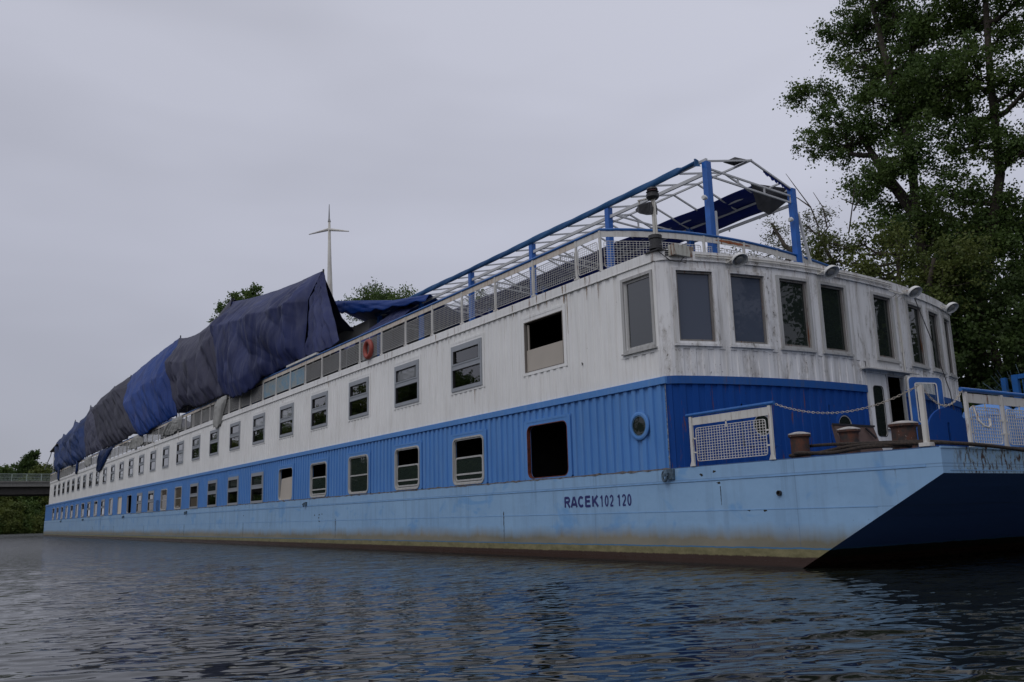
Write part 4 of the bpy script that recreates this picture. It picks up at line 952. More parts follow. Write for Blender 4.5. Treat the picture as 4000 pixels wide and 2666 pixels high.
# cloth on the right slope, seen from below
def cloth_strip(ya, za, yb, zb, x0, x1, seed, name='canopy_cloth', mat=m_cb, parent=cano, nu=120, nv=12):
    t = np.linspace(0, 1, nu); v = np.linspace(0, 1, nv)[:, None]; X = x0+(x1-x0)*t[None]+0*v
    Y = ya+(yb-ya)*v+0*X; Z = za+(zb-za)*v+.03*np.sin(X*6.28)*np.sin(np.pi*v)-.06*np.sin(np.pi*v); Z += .02*np.sin(X*2.3+seed)
    P = np.stack([X, Y, Z], -1).reshape(-1, 3); i = np.arange(nv-1)[:, None]*nu+np.arange(nu-1)[None]
    o = nmesh(name, P, np.stack([i, i+1, i+nu+1, i+nu], -1).reshape(-1, 4), mat, parent, smooth=True); md = o.modifiers.new('s', 'SOLIDIFY'); md.thickness = .008; return o
cloth_strip(5.58, 10.13, YR+.05, 9.93, -1.75, -21.2, 1)
cloth_strip(YR+.05, 9.92, YR+.36, 9.70, -1.9, -21.2, 2)
mb = MB(); mb.add([(-1.75, 5.45, 10.17), (-1.15, 6.25, 9.97), (-1.25, 6.5, 9.72), (-1.9, 6.35, 9.42), (-2.1, 6.1, 9.62), (-1.75, 5.45, 10.15), (-1.5, 6.0, 9.85)], [(0, 1, 6), (1, 2, 6), (2, 3, 6), (3, 4, 6), (4, 0, 6)]); mb.build('folded_cloth', simple('grey_cloth', (.08, .08, .085), .8, var=.3), cano)
mb = MB(); mb.add([(-1.1, 4.12, 10.36), (-1.1, 4.68, 10.47), (-1.6, 4.66, 10.47), (-1.5, 4.1, 10.42), (-1.2, 4.25, 10.50)], [(0, 1, 4), (1, 2, 4), (2, 3, 4), (3, 0, 4)]); mb.build('roof_scrap', simple('dark_scrap', (.03, .03, .035), .8), cano)
V = []; rr = random.Random(4)
for i in range(25): t = i/24; y = YM+.5+(YR-YM-.5)*t; z = ZM-(ZM-ZR)*(y-YM)/(YR-YM); V += [(-1.03, y, z-.02), (-1.03, y+rr.uniform(-.02, .02), z-.05-rr.uniform(.02, .10))]
nmesh('torn_edge', V, [(2*i, 2*i+2, 2*i+3, 2*i+1) for i in range(24)], m_cb, cano)
# ---- lifebuoy
mb = MB(); mb.tube([(.24*math.cos(a)*1.0, 0, .30*math.sin(a)*1.0) for a in np.linspace(0, 2*math.pi, 33)[:-1]], .085, 12, closed=True)
lb = mb.build('lifebuoy', simple('lifebuoy_red', (.26, .045, .03), .55, var=.25, sc=6), smooth=True, loc=(-15.5, -.10, 7.28)); tag(lb, 'faded red lifebuoy hanging on the outside of the roof railing', 'lifebuoy')
lb.scale = (1.15, 1, 1)
# ---- chains
def chain(name, P, Q, drop, label, n):
    P = Vector(P); Q = Vector(Q); mb = MB(); pts = []
    for i in range(n+1):
        t = i/n; p = P.lerp(Q, t); p.z -= drop*4*t*(1-t); pts.append(p)
    for i in range(n):
        a, b = pts[i], pts[i+1]; c = (a+b)/2; d = (b-a).normalized(); L0 = (b-a).length*.62
        s = d.cross(Vector((0, 0, 1))).normalized(); u = s.cross(d)
        e1 = s if i % 2 else u; w_ = .017
        mb.tube([c+d*L0*math.cos(t)+e1*w_*math.sin(t) for t in np.linspace(0, 2*math.pi, 9)[:-1]], .0055, 5, closed=True)
    return tag(mb.build(name, simple('chain_metal', (.42, .38, .32), .5, var=.4, sc=20)), label, 'chain')
chain('chain', (2.95, 0, 3.03), (5.86, .05, 3.0), .30, 'long rusty white chain sagging from the bow rail panel to the lone white post', 58)
chain('chain', (5.86, .09, 3.0), (5.86, 1.30, 2.98), .30, 'short pale chain between the lone white post and the stern rail', 26)
# ---- mooring hawsers
def rope(name, pts, r, label):
    P = [Vector(p) for p in pts]; out = []
    for i in range(len(P)-1):
        p0, p1, p2, p3 = P[max(i-1, 0)], P[i], P[i+1], P[min(i+2, len(P)-1)]
        for k in range(8):
            t = k/8; out.append(.5*((2*p1)+(p2-p0)*t+(2*p0-5*p1+4*p2-p3)*t*t+(-p0+3*p1-3*p2+p3)*t**3))
    out.append(P[-1]); mb = MB(); mb.tube(out, r, 7)
    m = MT('hawser_'+name, .9); m.col(m.mix(m.rng(m.noise(sc=30, det=3), .4, .6), (.018, .014, .012), (.05, .035, .025))); m.bump(m.noise((1, 1, 1), 60, 2), .6, .02)
    return tag(mb.build(name, m.m, smooth=True), label, 'rope', 'mooring hawsers on the bow deck')
rope('hawser', [(3.1, .10, 2.04), (3.7, .12, 2.05), (4.3, .20, 2.12), (5.0, .06, 2.10), (5.7, .05, 2.06), (6.1, .35, 2.04), (6.25, 1.5, 1.99), (6.3, 3.5, 1.86), (6.6, 8, 1.5), (7.2, 14.5, 1.9)], .032, 'dark hawser running over the bow corner and sagging down to the right')
rope('hawser', [(3.2, .52, 2.22), (3.8, .35, 2.20), (4.5, .22, 2.16), (5.2, .12, 2.12), (5.85, .18, 2.08), (6.05, .8, 2.04), (6.08, 2.5, 1.99), (6.1, 5, 1.97), (6.1, 11, 1.99)], .030, 'dark hawser lying along the bow deck edge from the first bollard')
rope('hawser', [(3.05, .3, 2.06), (3.4, .0, 2.07), (4.0, .1, 2.03), (4.8, .03, 2.07), (5.5, .12, 2.04), (5.2, .5, 2.06)], .034, 'dark hawser looped round the foot of the first bollard')
# ---- rest of the bow deck: winch cover, barrels, steel box
wc = tag(empty('winch_cover'), 'deep blue round-topped winch guard plate with a narrow slot', 'winch guard')
arc = [(.58*math.cos(a), .25+.50*math.sin(a)) for a in np.linspace(0, math.pi, 20)]
outl = [(-.62, -.53), ]+[]; o2 = arc+[(-.57, .0), (.57, .0)]
sl_ = [(.03*math.cos(a), .46+.03*math.sin(a)) for a in np.linspace(0, math.pi, 20)]+[(-.03, .005), (.03, .005)]
mb = MB(); mb.ring(o2, sl_, -.02, .02); p = mb.build('plate', m_deep, wc, loc=(5.25, 1.80, 2.02)); p.rotation_euler = (0, 0, R(84))
mb = MB(); mb.box((-.30, .06, .0), (.30, .4, .5)); p = mb.build('drum', m_dark, wc, loc=(5.25, 1.80, 2.0)); p.rotation_euler = (0, 0, R(84))
m_bar = tarp_mat('blue_plastic', (.10, .22, .50), (.13, .28, .58), .2)
for i, (x, y, r) in enumerate(((4.1, 5.4, .5), (4.3, 6.8, .5))):
    mb = MB(); mb.lathe((x, y, 1.99), [(r, 0), (r, .85), (r*1.03, .87), (r*.95, 1.0), (r*.6, 1.12), (.05, 1.16)], 22)
    tag(mb.build('covered_reel', m_bar), ('pale blue covered drum behind the stern rail, nearer the winch guard', 'second pale blue covered drum, further right behind the rail')[i], 'drum')
bx = tag(empty('steel_box'), 'brown open steel hatch box lying between the bollards and the door', 'hatch')
mb = MB(); mb.add([(2.5, 2.32, 2.76), (2.5, 3.68, 2.76), (2.58, 3.9, 2.1), (2.58, 2.52, 2.1), (2.44, 2.32, 2.76), (2.44, 3.68, 2.76), (2.45, 3.9, 2.0), (2.45, 2.52, 2.0)], [(0, 3, 2, 1), (4, 5, 6, 7), (0, 1, 5, 4), (1, 2, 6, 5), (2, 3, 7, 6), (3, 0, 4, 7)])
mb.build('lid', simple('brown_paint', (.12, .075, .06), .7, var=.2), bx); mb = MB(); mb.bar((2.5, 2.28, 2.77), (2.5, 3.72, 2.77), .03, .04); mb.bar((2.54, 3.35, 2.72), (2.6, 3.6, 2.5), .03); mb.build('hinge', m_dark, bx)
# ---- white mast
mt = tag(empty('mast'), 'tall tapering white mast with one crossbar rising behind the tarps', 'mast')
X, Y = -45.2, 10
mb = MB(); mb.tube([(X+1.0, Y, 6.89), (X+.9, Y, 9), (X+.55, Y, 16), (X+.3, Y, 20), (X+.15, Y, 23.0)], [.36, .33, .24, .14, .08], 12); mb.build('pole', m_pipe, mt, smooth=True)
mb = MB(); mb.tube([(X+.15, Y, 22.9), (X+.1, Y, 23.2), (X+.08, Y, 24.3)], [.12, .06, .025], 8); mb.build('tip', m_grey, mt)
mb = MB(); mb.tube([(X-3.2, Y-.3, 22.85), (X, Y, 22.35), (X+3.1, Y+.3, 21.35)], [.04, .12, .04], 8); mb.build('crossbar', m_pipe, mt)
# ================================================================== GROUND and WATER
def sstep(x, a, b): t = np.clip((x-a)/(b-a), 0, 1); return t*t*(3-2*t)
gx = np.unique(np.concatenate([np.linspace(-1600, -260, 24), np.linspace(-260, 60, 130), np.linspace(60, 1600, 30)]))
gy = np.unique(np.concatenate([np.linspace(-1600, -120, 24), np.linspace(-120, 60, 110), np.linspace(60, 1600, 30)]))
GX, GY = np.meshgrid(gx, gy)
def ground_h(X, Y):
    wob = 1.2*np.sin(X*.07)+.8*np.sin(X*.19+1)
    a = sstep(Y+wob, 13.6, 21)*(4.2+.8*np.sin(X*.05))
    b = sstep(-Y+wob-34*sstep(X, -70, -25), 40, 48)*3.5
    c = sstep(-X+2*np.sin(Y*.11)+1.2*np.sin(Y*.3), 198, 208)*3.2
    return np.maximum(np.maximum(a, b), c)-2.2+.35*np.sin(X*.31)*np.sin(Y*.27)
GZ = ground_h(GX, GY)
n_, m_ = GX.shape; i = np.arange(n_-1)[:, None]*m_+np.arange(m_-1)[None]
m = MT('bank_soil', .95); g1 = m.noise(sc=.5, det=6); g2 = m.noise(sc=6, det=4)
m.col(m.mix(m.rng(g1, .4, .6), m.mix(g2, (.03, .045, .012), (.06, .085, .02)), m.mix(g2, (.06, .05, .03), (.11, .09, .06)))); m.bump(g2, .8, .2)
tag(nmesh('ground', np.stack([GX, GY, GZ], -1).reshape(-1, 3), np.stack([i, i+1, i+m_+1, i+m_], -1).reshape(-1, 4), m.m, smooth=True), kind='structure')
# water: real ripples close by, merging into a flat sheet far away
rs = [2.2]
while rs[-1] < 1500: rs.append(rs[-1]+min(max(.030, 2.4e-4*rs[-1]**2), 60))
rs = np.array([.0]+rs); base_az = math.atan2(-.83, .55)      # angle from +Y
az = np.concatenate([np.linspace(-.95, .95, 560), np.linspace(.95, 2*math.pi-.95, 60)[1:-1]])+base_az
AZ, RS = np.meshgrid(az, rs); WX = CAM.x+RS*np.sin(AZ); WY = CAM.y+RS*np.cos(AZ); WZ = np.zeros_like(WX); DX = np.zeros_like(WX); DY = np.zeros_like(WX)
dr = np.maximum(.030, 2.4e-4*RS**2)
rw = np.random.default_rng(12); KW = 64
wdir0 = math.atan2(.42, -.90)     # travel direction of the wind ripples
for q in range(KW):
    lam = math.exp(rw.uniform(math.log(.13), math.log(2.2))); th = wdir0+rw.normal(0, .42); p = rw.uniform(0, 6.28)
    sl_rms = .10/math.sqrt(KW)*1.4142*(1.2 if lam < .6 else .75); a = sl_rms*lam/(2*math.pi)
    kx, ky = math.cos(th)*2*math.pi/lam, math.sin(th)*2*math.pi/lam
    fade = np.clip((lam/dr-2.2)/2.5, 0, 1)
    arg = kx*WX+ky*WY+p+.5*np.sin(.35*WX+.21*WY+q); mod = .75+.45*np.sin(.23*WX*math.cos(q)+.31*WY*math.sin(q*1.7)+q)
    WZ += a*fade*mod*np.cos(arg)
WZ -= 0
# damp to nothing against the hull side
i = np.arange(len(rs)-1)[:, None]*len(az)+np.arange(len(az))[None]; j = np.arange(len(rs)-1)[:, None]*len(az)+(np.arange(len(az))[None]+1) % len(az)
m = MT('river_water', .035); m.b.inputs['IOR'].default_value = 1.333; m.b.inputs['Specular IOR Level'].default_value = .42
m.col((.010, .012, .009))
h1 = m.noise((1.0, 1.0, 1), 1.7, 5, .6, off=(2, 1, 0)); 
mp = N(m.nt, 'ShaderNodeMapping'); mp.inputs['Rotation'].default_value = (0, 0, -wdir0); mp.inputs['Scale'].default_value = (2.4, .9, 1)
m.l(m.pos, mp.inputs[0]); n1 = N(m.nt, 'ShaderNodeTexNoise'); n1.inputs['Scale'].default_value = 1.5; n1.inputs['Detail'].default_value = 2.5; n1.inputs['Roughness'].default_value = .58; m.l(mp.outputs[0], n1.inputs[0])
bn = N(m.nt, 'ShaderNodeBump'); bn.inputs['Strength'].default_value = 1.0; m.l(n1.outputs[0], bn.inputs['Height'])
cd = N(m.nt, 'ShaderNodeVectorMath', operation='DISTANCE'); m.l(m.pos, cd.inputs[0]); cd.inputs[1].default_value = tuple(CAM)
m.l(m.rng(cd.outputs['Value'], 8, 70, .008, .38), bn.inputs['Distance'])
m.l(bn.outputs[0], m.b.inputs['Normal'])
m.l(m.rng(cd.outputs['Value'], 14, 70, .035, .27), m.b.inputs['Roughness'])
tag(nmesh('water', np.stack([WX, WY, WZ], -1).reshape(-1, 3), np.stack([i, i+len(az), j+len(az), j], -1).reshape(-1, 4), m.m, smooth=True), kind='structure')
# ================================================================== TREES
def leaf_mat(name, c0, c1):
    m = MT(name, .55, .3)
    a = m.noise(sc=.55, det=3); at_ = N(m.nt, 'ShaderNodeAttribute'); at_.attribute_name = 'tint'
    col = m.mix(at_.outputs['Fac'], c0, c1); col = m.mix(m.math('MULTIPLY', m.rng(a, .4, .65), .45), col, (c1[0]*1.25, c1[1]*1.05, c1[2]*.8)); m.col(col)
    tr = N(m.nt, 'ShaderNodeBsdfTranslucent'); m.l(col, tr.inputs[0]); mx = N(m.nt, 'ShaderNodeMixShader'); mx.inputs[0].default_value = .42
    m.l(m.b.outputs[0], mx.inputs[1]); m.l(tr.outputs[0], mx.inputs[2]); m.l(mx.outputs[0], m.nt.nodes['Material Output'].inputs[0]); return m.m
m_bark = simple('bark', (.045, .036, .028), .95, var=.5, sc=5)
lf_a = leaf_mat('leaf_green', (.045, .085, .022), (.095, .155, .040))
lf_b = leaf_mat('leaf_olive', (.065, .095, .022), (.13, .165, .045))
lf_c = leaf_mat('leaf_dark', (.030, .058, .018), (.065, .11, .030))
lf_w = leaf_mat('leaf_willow', (.07, .085, .04), (.13, .15, .07))
def tree(name, trunk, lobes, mat, label, group, seed, cl=70, leaf=.11, dens=9., depth=1.6, r0=.25, spread=.34, sparse=1., cat='tree', bark_r=1., clump=.5):
    """trunk: list of polylines; lobes (x,y,z,r) are foliage masses; clumps of leaves fill them, twigs join them to the trunk"""
    rg = np.random.default_rng(seed); root = tag(empty(name), label, cat, group)
    mb = MB(); TP = []
    for pl in trunk:
        P = [Vector(p) for p in pl]; rr = np.linspace(r0, r0*.35, len(P)); mb.tube(P, list(rr), 8)
        for a, b in zip(P[:-1], P[1:]):
            for t in np.linspace(0, 1, 8): TP.append(a.lerp(b, t))
    TPn = np.array([tuple(p) for p in TP]); CP = []; CR = []
    for (x, y, z, r) in lobes:
        c = np.array([x, y+rg.uniform(-depth, depth)*.6, z])
        d = np.linalg.norm(TPn-c, axis=1)+1.3*np.maximum(0, TPn[:, 2]-c[2]+r*.6); k = int(np.argmin(d)); s = TPn[k]
        midp = (s+c)/2+np.array([rg.normal(0, .2), rg.normal(0, .2), -.10*np.linalg.norm(c-s)]); lr = max(.02, min(.13, r*.055))*bark_r
        mb.tube([tuple(s), tuple((s+midp)/2+rg.normal(0, .06, 3)), tuple(midp), tuple((midp+c)/2+rg.normal(0, .08, 3)), tuple(c)], [lr*1.5, lr*1.3, lr, lr*.75, lr*.5], 6)
        nc = max(5, int(dens*r*r*r**.4)); 
        for q in range(nc):
            v = rg.normal(0, 1, 3); v /= np.linalg.norm(v); u = rg.random()**(1/2.0); p = c+v*u*r*np.array([1.05, 1.1, .95])
            CP.append(p); CR.append(rg.uniform(.55, 1.25))
            if rg.random() < .8:
                a = midp+(c-midp)*rg.uniform(.1, 1); mb.tube([tuple(a), tuple((a+p)/2+rg.normal(0, .12*r, 3)*.4+np.array([0, 0, -.05])), tuple(p)], [lr*.45, lr*.28, .008], 4, caps=False)
    tk = mb.build('trunk', m_bark, root, smooth=True)
    CP = np.array(CP); CR = np.array(CR); n = int(cl*sparse)
    cc = np.repeat(CP, n, 0); cr = np.repeat(CR, n)[:, None]
    # each clump is a few drooping sprays
    ns = 5; sd = rg.normal(0, 1, (len(CP), ns, 3)); sd /= np.linalg.norm(sd, axis=2)[..., None]; sd[..., 2] = sd[..., 2]*.6-.1
    pick = rg.integers(0, ns, len(cc)); idx = np.repeat(np.arange(len(CP)), n); dv = sd[idx, pick]
    tt = rg.random((len(cc), 1)); P = cc+dv*tt*clump*1.5*cr*(spread/.34)+rg.normal(0, .13*spread/.34, (len(cc), 3))*(.5+tt)
    tint = np.clip(.5+.30*rg.normal(0, 1, len(CP))[idx]+.12*rg.normal(0, 1, len(cc)), 0, 1)
    a = rg.normal(0, 1, (len(P), 3)); a[:, 2] = a[:, 2]*.6-.5; a /= np.linalg.norm(a, axis=1)[:, None]
    b = rg.normal(0, 1, (len(P), 3)); b = np.cross(a, b); b /= np.linalg.norm(b, axis=1)[:, None]
    s = leaf*rg.uniform(.7, 1.3, (len(P), 1)); w = .36 if name != 'willow' else .16
    V = np.stack([P-a*s*.5, P+b*s*w, P+a*s*.5, P-b*s*w], 1).reshape(-1, 3)
    Fq = np.arange(len(P)*4).reshape(-1, 4)
    o = nmesh('crown', V, Fq, mat, root)
    at_ = o.data.attributes.new('tint', 'FLOAT', 'FACE'); at_.data.foreach_set('value', tint.astype(np.float32))
    return root
R1 = [(-7.6,21,23.1,1.35),(-6.2,21,22.9,1.38),(-9.4,21,20.3,.87),(-10.5,21,20.7,.42),(-11.0,21,20.7,.25),(-7.3,21,20.8,1.79),(-8.6,21,17.5,1.51),(-10.0,21,17.9,.8),(-6.3,21,18.1,1.73),(-4.5,21,21,1.5),(-3.2,21,21.1,1.46),(-1.7,21,19.9,1.05),(-4.5,21,18.5,1.67),(-3,21,18.2,1.61),(-1.5,21,17.5,1.03),(-1.7,21,14.8,1.02),(-3.1,21,15.6,1.42),(-5.2,21,15.6,1.48),(-7.1,21,15.1,1.16),(-8.2,21,14.5,.55),(-6.1,21,13.5,1.31),(-4.2,21,13.5,1.25),(-2.8,21,13,1.04),(-6.7,21,25.6,1.81),(-4.7,21,24.8,1.92),(-2,21,22.8,1.62),(-.5,21,21.3,1.55),(.1,21,17.3,1.49),(-.5,21,14.9,1.3),(-8.4,21,24.2,.6),(-8.9,21,22.9,.45),(-8.8,21,22.0,.5),(-9.3,21,19.1,.6),(-5.3,21,12.2,.8),(-9.0,21,15.8,.5),(-4.8,21,11.5,1.1),(-3.6,21,12.0,1.1),(-2.6,21,11.2,1.0),(-7.0,20,12.3,.8),(-5.9,20,12.4,.8),(-7.0,21,18.7,.9),(-3.9,21,17.0,1.0)]
tree('tall_tree', [[(-5.4,21,1.5),(-5.7,21,5.9),(-5.8,21,8.3),(-6.0,21,12.7),(-5.9,21,16.5),(-6.5,21,20.5),(-6.9,21,24)],[(-5.2,21.3,2.5),(-4.3,21.3,8),(-3.3,21.3,11.2),(-2.5,21.3,13.9),(-2.3,21.2,18),(-2.0,21.2,22)],[(-5.9,21,13),(-7.2,21,15.5),(-8.3,21,18)]], R1, lf_a, 'tallest tree on the right, two trunks and a crown reaching out of the picture', 'trees on the bank behind the boat', 1, cl=125, dens=15, leaf=.125, r0=.3)
R2 = [(-5.9,17,11.3,.9),(-4.6,17,11,1.1),(-3.5,17,9.6,1.13),(-2.6,17,10.4,.95),(-5,17,9.5,1.1),(-5.6,17,10.2,.86),(-3.9,17,8.4,.97),(-2.9,17,9.1,.95),(-6.5,17,10.4,.6),(-7.2,17,10.9,.75),(-7.9,17,10.2,.8),(-8.8,17,9.8,.8),(-6.9,17,11.5,.6),(-6.3,17,9.4,.9),(-9.8,17,9.4,.8),(-4.5,17,7.6,1.1)]
tree('leafy_tree', [[(-5.4,17.6,1.5),(-5.2,17.4,5),(-4.9,17.2,8.5),(-4.6,17,10.5)],[(-5.2,17.4,5),(-4.0,17.2,8),(-3.2,17,10)]], R2, lf_b, 'olive green tree with a dark forked trunk just behind the rounded front', 'trees on the bank behind the boat', 2, cl=95, dens=15, leaf=.115, r0=.2)
R5 = [(-3.6,19,8.9,1.5),(-2.2,19,9.2,.81),(-1.4,19,8.1,1.26),(-3,19,7.1,1.47),(-1.7,19,6,1.25),(-3.5,19,5.5,1.14),(-2.5,19,5,1.11),(-.7,19,7,1.23),(-.1,19,9.3,1.1),(-.4,19,5.1,1.2),(-3.1,19,10.1,.8),(-1.5,19.5,4.2,1.3),(.8,19.5,5.2,1.3),(-3.8,19,4.2,1.2),(1.2,19,7.5,1.3),(.2,18.5,3.8,1.2),(-2.8,20.5,3.6,1.4),(-5,19.5,4.6,1.3),(-5.2,19.5,6.4,1.2)]
tree('leafy_tree', [[(-2.2,19.5,1.5),(-2.3,19.3,4),(-2.6,19.1,7),(-3.2,19,9.5)],[(-2.3,19.3,4),(-1.2,19.2,6.5),(-.4,19,9)]], R5, lf_c, 'dark dense tree filling the right edge below the tallest tree', 'trees on the bank behind the boat', 3, cl=105, dens=15, leaf=.14, r0=.22)
tree('leafy_tree', [[(-2.8,25,1.5),(-2.9,24.6,6),(-3.2,24.2,11)]], [(-3.5,24,12.1,.82),(-2.4,24,12.1,1.25),(-3.4,24,10.9,.73),(-1.4,24,11,1.2),(-2.2,24,9.8,1.2)], lf_a, 'green tree top at the right picture edge beside the tallest tree', 'trees on the bank behind the boat', 4, cl=90, dens=14, leaf=.15, r0=.2)
R6 = [(x_+.5*math.sin(z_*3+x_), 24.5+.8*math.sin(x_*2+z_), z_, 1.55) for z_ in (3.5, 5.8, 8.2, 10.4, 12.4) for x_ in (-8.6, -6.4, -4.2, -2.0, .4) if not (z_ > 10 and (x_ < -8 or x_ > -1)) and not (z_ > 12 and x_ > -3)]+[(-8.2,24,14.2,.9)]
tree('leafy_tree', [[(-5,25,1.5),(-5,24.8,6),(-5,24.5,12)],[(-5,24.8,6),(-2,24.6,10)],[(-5,24.8,5),(-7.5,24.5,9)]], R6, lf_c, 'dense dark tree mass behind the others, closing the gap above the rounded front', 'trees on the bank behind the boat', 9, cl=110, dens=9, leaf=.19, r0=.2, spread=.45, clump=.6)
R3 = [(-10.5,17,13.4,.85),(-9.9,17,12.4,1.0),(-8.7,17,12.9,.8),(-7.9,17,13.3,.4),(-7.7,17,11.3,.9),(-7.0,17,11.4,.6),(-10.9,17,11.9,.7),(-8.8,17,11.4,.8),(-11.9,17,12.2,.4),(-10.0,17,11.0,.9),(-8.2,17,12.1,.7)]
tree('willow', [[(-6.6,17,2),(-7.0,17,7),(-7.2,17,10.2),(-7.6,17,11.2),(-8.0,17,12.2)],[(-7.2,17,10.2),(-8.6,17,11),(-9.8,17,12.3),(-10.4,17,13.5)]], R3, lf_w, 'sparse pale leaved tree with bare twigs between the canopy posts and the tall tree', 'trees on the bank behind the boat', 5, cl=48, dens=15, leaf=.14, r0=.16, spread=.34)
# bare branches sticking up
mb = MB()
for pl in ([(-8.0,17,12.6),(-8.3,17,13.6),(-9.0,17,14.8),(-9.4,17,15.5)],[(-8.3,17,13.6),(-8.9,17,14.2),(-9.3,17,14.5)],[(-7.6,17,12.5),(-7.7,17,13.4),(-8.1,17,14.2)],[(-6.6,17,12),(-6.3,17,13.1),(-6.1,17,13.9)],[(-6.3,17,13.1),(-6.8,17,13.5)],[(-6.3,17,12.8),(-5.8,17,13.4)]):
    mb.tube(pl, list(np.linspace(.035, .01, len(pl))), 5)
mb.build('bare_branch', m_bark, bpy.data.objects['willow'])
tree('leafy_tree', [[(-82,16,1.5),(-82,15.5,12),(-82,15,25)]], [(-91.8,15,26.6,1.0),(-93.0,15,26.0,.6),(-87,15,26.6,1.0),(-83.5,15,26.4,1.1),(-78.5,15,25.2,1.2),(-82,15,24,2.0),(-87.5,15,24.6,1.4),(-90,15,25,.9)], lf_a, 'tree top showing above the left end of the largest navy tarp', 'trees on the bank behind the boat', 6, cl=130, dens=9, leaf=.24, r0=.35, spread=.36, clump=.5)
tree('leafy_tree', [[(-55,19,1.5),(-55,18.5,10),(-55,18,19)]], [(-60.3,18,21.0,.8),(-61.5,18,20.6,.5),(-58,18,20.6,.8),(-56.2,18,20.5,.9),(-54,18,20,1.2),(-51,18,19.3,1.1),(-48.5,18,18.8,1.0),(-53.6,18,18.6,1.5),(-57.3,18,19.4,1.0)], lf_a, 'row of bushy treetops between the mast and the canopy', 'trees on the bank behind the boat', 7, cl=90, dens=12, leaf=.16, r0=.3, spread=.42, clump=.6)
tree('leafy_tree', [[(-41.5,22.5,1.5),(-41.5,22,9),(-41.7,22,17)]], [(-42.9,22,17.8,.7),(-41.9,22,16.5,.9),(-39.8,22,15.9,.7),(-43.6,22,16.3,.8),(-41,22,15,1.1)], lf_a, 'small treetop seen through the roof railing between canopy posts', 'trees on the bank behind the boat', 8, cl=80, dens=15, leaf=.17, r0=.2)
# far bank upstream
FG = 'trees on the far bank under and behind the bridge'
tree('conifer', [[(-225,6.6,.8),(-225,6.7,9),(-225,6.7,18.5)]], [(-225,6.8,18.2,.8),(-225,6.7,16.8,1.3),(-225,6.9,15,1.9),(-225,6.2,13,2.5),(-225,6.5,10.5,2.8)], lf_c, 'pointed dark conifer rising above the bridge railing', FG, 21, cl=150, dens=9, leaf=.5, r0=.3, spread=.6)
far = [('leafy_tree', -222, 9.6, 13.4, 2.6, lf_b, 'light green round tree right of the conifer above the bridge'), ('leafy_tree', -226, 12.6, 14.0, 2.4, lf_w, 'pale feathery tree beside the stern of the boat'), ('leafy_tree', -228, 2.9, 14.0, 2.2, lf_a, 'small round treetop just left of the conifer'), ('leafy_tree', -230, -2.2, 12.6, 2.2, lf_w, 'pale treetop at the left picture edge above the bridge')]
for q, (nm, x, y, z, r, mt_, lb_) in enumerate(far):
    tree(nm, [[(x, y, .8), (x, y, z*.6), (x, y, z)]], [(x, y, z, r), (x+.5, y-r*.8, z-r*.9, r*.9), (x, y+r*.8, z-r, r*.95), (x+1, y, z-r*1.9, r), (x, y+.3, z-r*3, r*1.1)], mt_, lb_, FG, 30+q, cl=110, dens=7, leaf=.42, r0=.25, spread=.6)
bush = [(-203, 1.5, 3.6, 2.4, lf_b, 'light green bush on the far bank below the bridge at the left edge'), (-204, 5.4, 3.2, 2.4, lf_a, 'mid green bush on the far bank in the middle below the bridge'), (-203.5, 9.3, 3.4, 2.6, lf_b, 'bush on the far bank touching the stern of the boat'), (-203, -3.0, 3.4, 2.4, lf_a, 'bush at the water edge just outside the left picture side')]
for q, (x, y, z, r, mt_, lb_) in enumerate(bush):
    tree('bush', [[(x, y, .6), (x, y, z)]], [(x, y, z-.8, r), (x+1.5, y-r*.7, z-1.8, r*.7), (x+1.5, y+r*.7, z-1.6, r*.75), (x-2, y+.5, z+1.0, r*.9), (x+2.3, y, z-2.6, r*.45), (x+2.3, y+1.9, z-2.7, r*.4), (x+2.3, y-1.9, z-2.7, r*.4)], mt_, lb_, 'bushes along the far waterline', 40+q, cl=120, dens=8, leaf=.36, r0=.12, spread=.6, cat='bush')
for q, (y, z, lb_) in enumerate(((-4, 7, 'dark tree under the left part of the bridge'), (1, 7.5, 'dark tree under the bridge, second from the left'), (6, 7.3, 'dark tree under the bridge near its middle'), (11, 7.6, 'dark tree under the bridge beside the stern'), (16, 7.5, 'dark tree behind the stern, mostly hidden by the boat'))):
    tree('leafy_tree', [[(-210, y, .6), (-210, y, z)]], [(-210, y, z, 3), (-209, y-2, z-2.5, 2.6), (-209, y+2, z-2.5, 2.6), (-208.5, y, z-4.5, 2.6)], (lf_a, lf_b)[q % 2], lb_, FG, 50+q, cl=110, dens=6, leaf=.5, r0=.2, spread=.7)
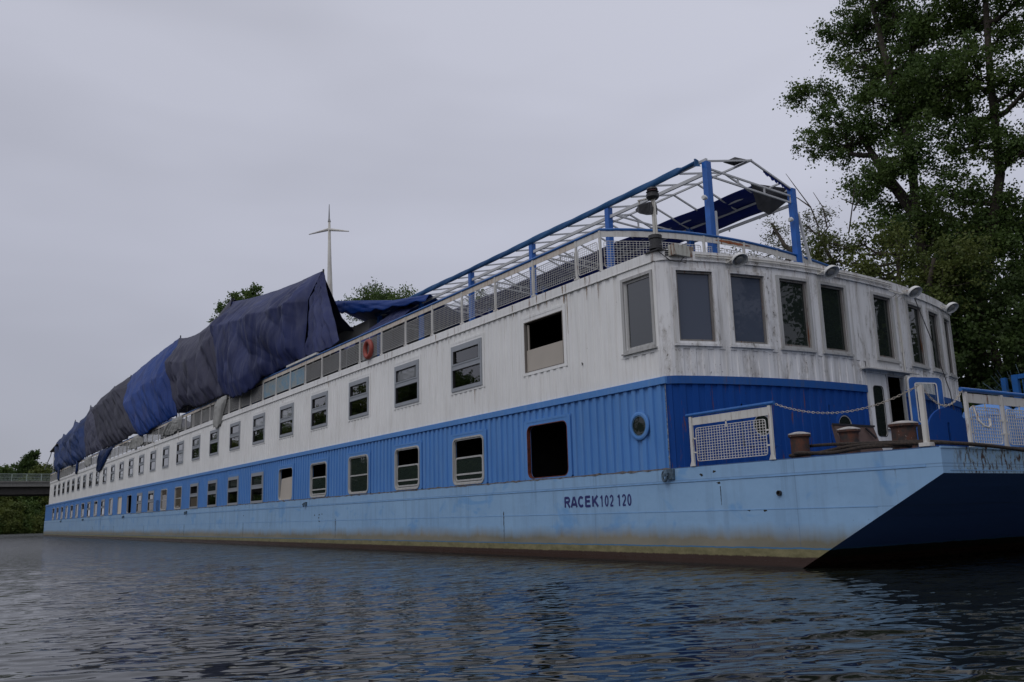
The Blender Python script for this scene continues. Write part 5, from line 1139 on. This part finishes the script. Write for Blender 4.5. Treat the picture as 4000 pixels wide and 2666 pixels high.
# bank behind the photographer (seen only as reflections)
NB = [(-62,-50,13),(-75,-49,16),(-87,-51,19.5),(-97,-50,22),(-106,-52,24),(-117,-50,23),(-128,-52,24.5),(-140,-50,22),(-153,-51,22),(-168,-50,21),(-184,-51,22),(-200,-50,21),(-220,-51,23),(-245,-52,23),(-40,-86,15),(0,-86,14),(40,-86,17)]
DN = [(9,27,17),(17,23,19),(27,28,22),(24,40,20),(38,22,18),(46,34,23)]
ORD = 'first second third fourth fifth sixth seventh eighth ninth tenth eleventh twelfth thirteenth fourteenth fifteenth sixteenth seventeenth'.split()
for q, (x, y, h) in enumerate(NB+DN):
    rr = random.Random(q); lb = []
    for k in range(10): a = rr.uniform(0, 6.28); t = rr.uniform(.22, .92); rad = h*.24*(1.1-t*.6); lb.append((x+rad*math.cos(a)*1.1, y+rad*math.sin(a), h*t, h*.15))
    lb.append((x, y, h*.95, h*.11)); near = q < len(NB)
    lab = ('broad tree on the bank opposite the boat, %s going downstream, seen only mirrored in windows' % ORD[q]) if near else ('broad tree outside the picture beyond the bow, %s from the hull, mirrored in front windows' % ORD[q-len(NB)])
    tree('broadleaf_tree', [[(x, y, .8), (x+.5, y, h*.5), (x, y, h*.93)]], lb, (lf_a, lf_c, lf_b)[q % 3], lab, 'trees on the opposite bank' if near else 'trees beyond the bow', 70+q, cl=60 if near else 120, dens=1.5 if near else 2.6, leaf=.5 if near else .26, r0=.4, spread=.9 if near else .8, depth=.5)
# ================================================================== BRIDGE
br = tag(empty('bridge', (-135, 0, 0)), 'concrete road bridge with pale green railing crossing the river beyond the stern', 'bridge'); br.location = (0, 0, 0)
mc = painted('bridge_concrete', (.20, .195, .18), rust=0, streak=.5, dirt=(.10,.10,.09)); md_ = simple('bridge_girder', (.06, .055, .05), .8)
mb = MB(); mb.box((-146, -90, 7.15), (-135, 60, 7.9)); mb.box((-135.0, -90, 7.75), (-134.85, 60, 7.95)); mb.build('deck', mc, br)
mb = MB(); mb.box((-145, -90, 6.05), (-135.8, 60, 7.15)); mb.build('girder', md_, br)
mg = simple('pale_green_rail', (.30, .36, .32), .5, var=.08)
mb = MB()
for z, t in ((9.0, .09), (8.72, .05), (8.55, .05), (8.1, .06)): mb.box((-135.2, -90, z-t/2), (-135.14, 60, z+t/2))
y = -30.0
while y < 30: mb.box((-135.19, y, 8.1), (-135.15, y+.035, 8.55)); y += .17
mb.build('railing', mg, br)
for q in range(34): mb = MB(); yy = -32+q*1.93; mb.box((-135.24, yy, 7.9), (-135.12, yy+.1, 9.0)); mb.build('railing_post', mg, br)
for yy in (-75, 45): mb = MB(); mb.box((-144, yy, -2), (-137, yy+1.6, 6.05)); mb.build('pier', mc, br)
# ================================================================== blue gate with anti-climb spikes on the bank
gt = tag(empty('gate'), 'blue steel gate frame with a fan of thin spikes behind the stern rail', 'gate')
mb = MB(); mb.box((-.35, 14.9, 1.0), (-.21, 15.05, 4.95)); mb.box((-.02, 14.9, 1.0), (.16, 15.05, 5.0)); mb.box((.16, 14.92, 4.86), (2.2, 15.03, 5.0)); mb.box((2.2, 14.9, 1.0), (2.35, 15.05, 5.0)); mb.build('frame', m_tubeblue, gt)
mb = MB()
for i in range(10): mb.box((.28+.19*i, 14.95, 1.6), (.30+.19*i, 14.98, 4.86))
mb.build('bars', m_tubeblue, gt)
mb = MB(); rr = random.Random(5); m_sp = simple('spike_blue', (.04, .09, .13), .5)
for i in range(26):
    a = R(100+i*3.4+rr.uniform(-3, 3)); L1 = rr.uniform(.8, 1.35); o = Vector((.1, 15-.02*i % .3, 4.0)); L0_ = .35
    d = Vector((math.cos(a), rr.uniform(-.15, .15), math.sin(a)))
    mb.tube([o+d*L0_, o+d*L1], .0045, 4)
for rr_ in (.6, .95): mb.tube([Vector((.1+rr_*math.cos(R(t)), 15, 4.0+rr_*math.sin(R(t)))) for t in range(95, 185, 9)], .007, 5)
for i in range(12): x = .2+.14*i; mb.tube([(x, 15, 5.0), (x+rr.uniform(-.12, .12), 15+rr.uniform(-.1, .1), 5.35)], .007, 4)
mb.build('spikes', m_sp, gt)
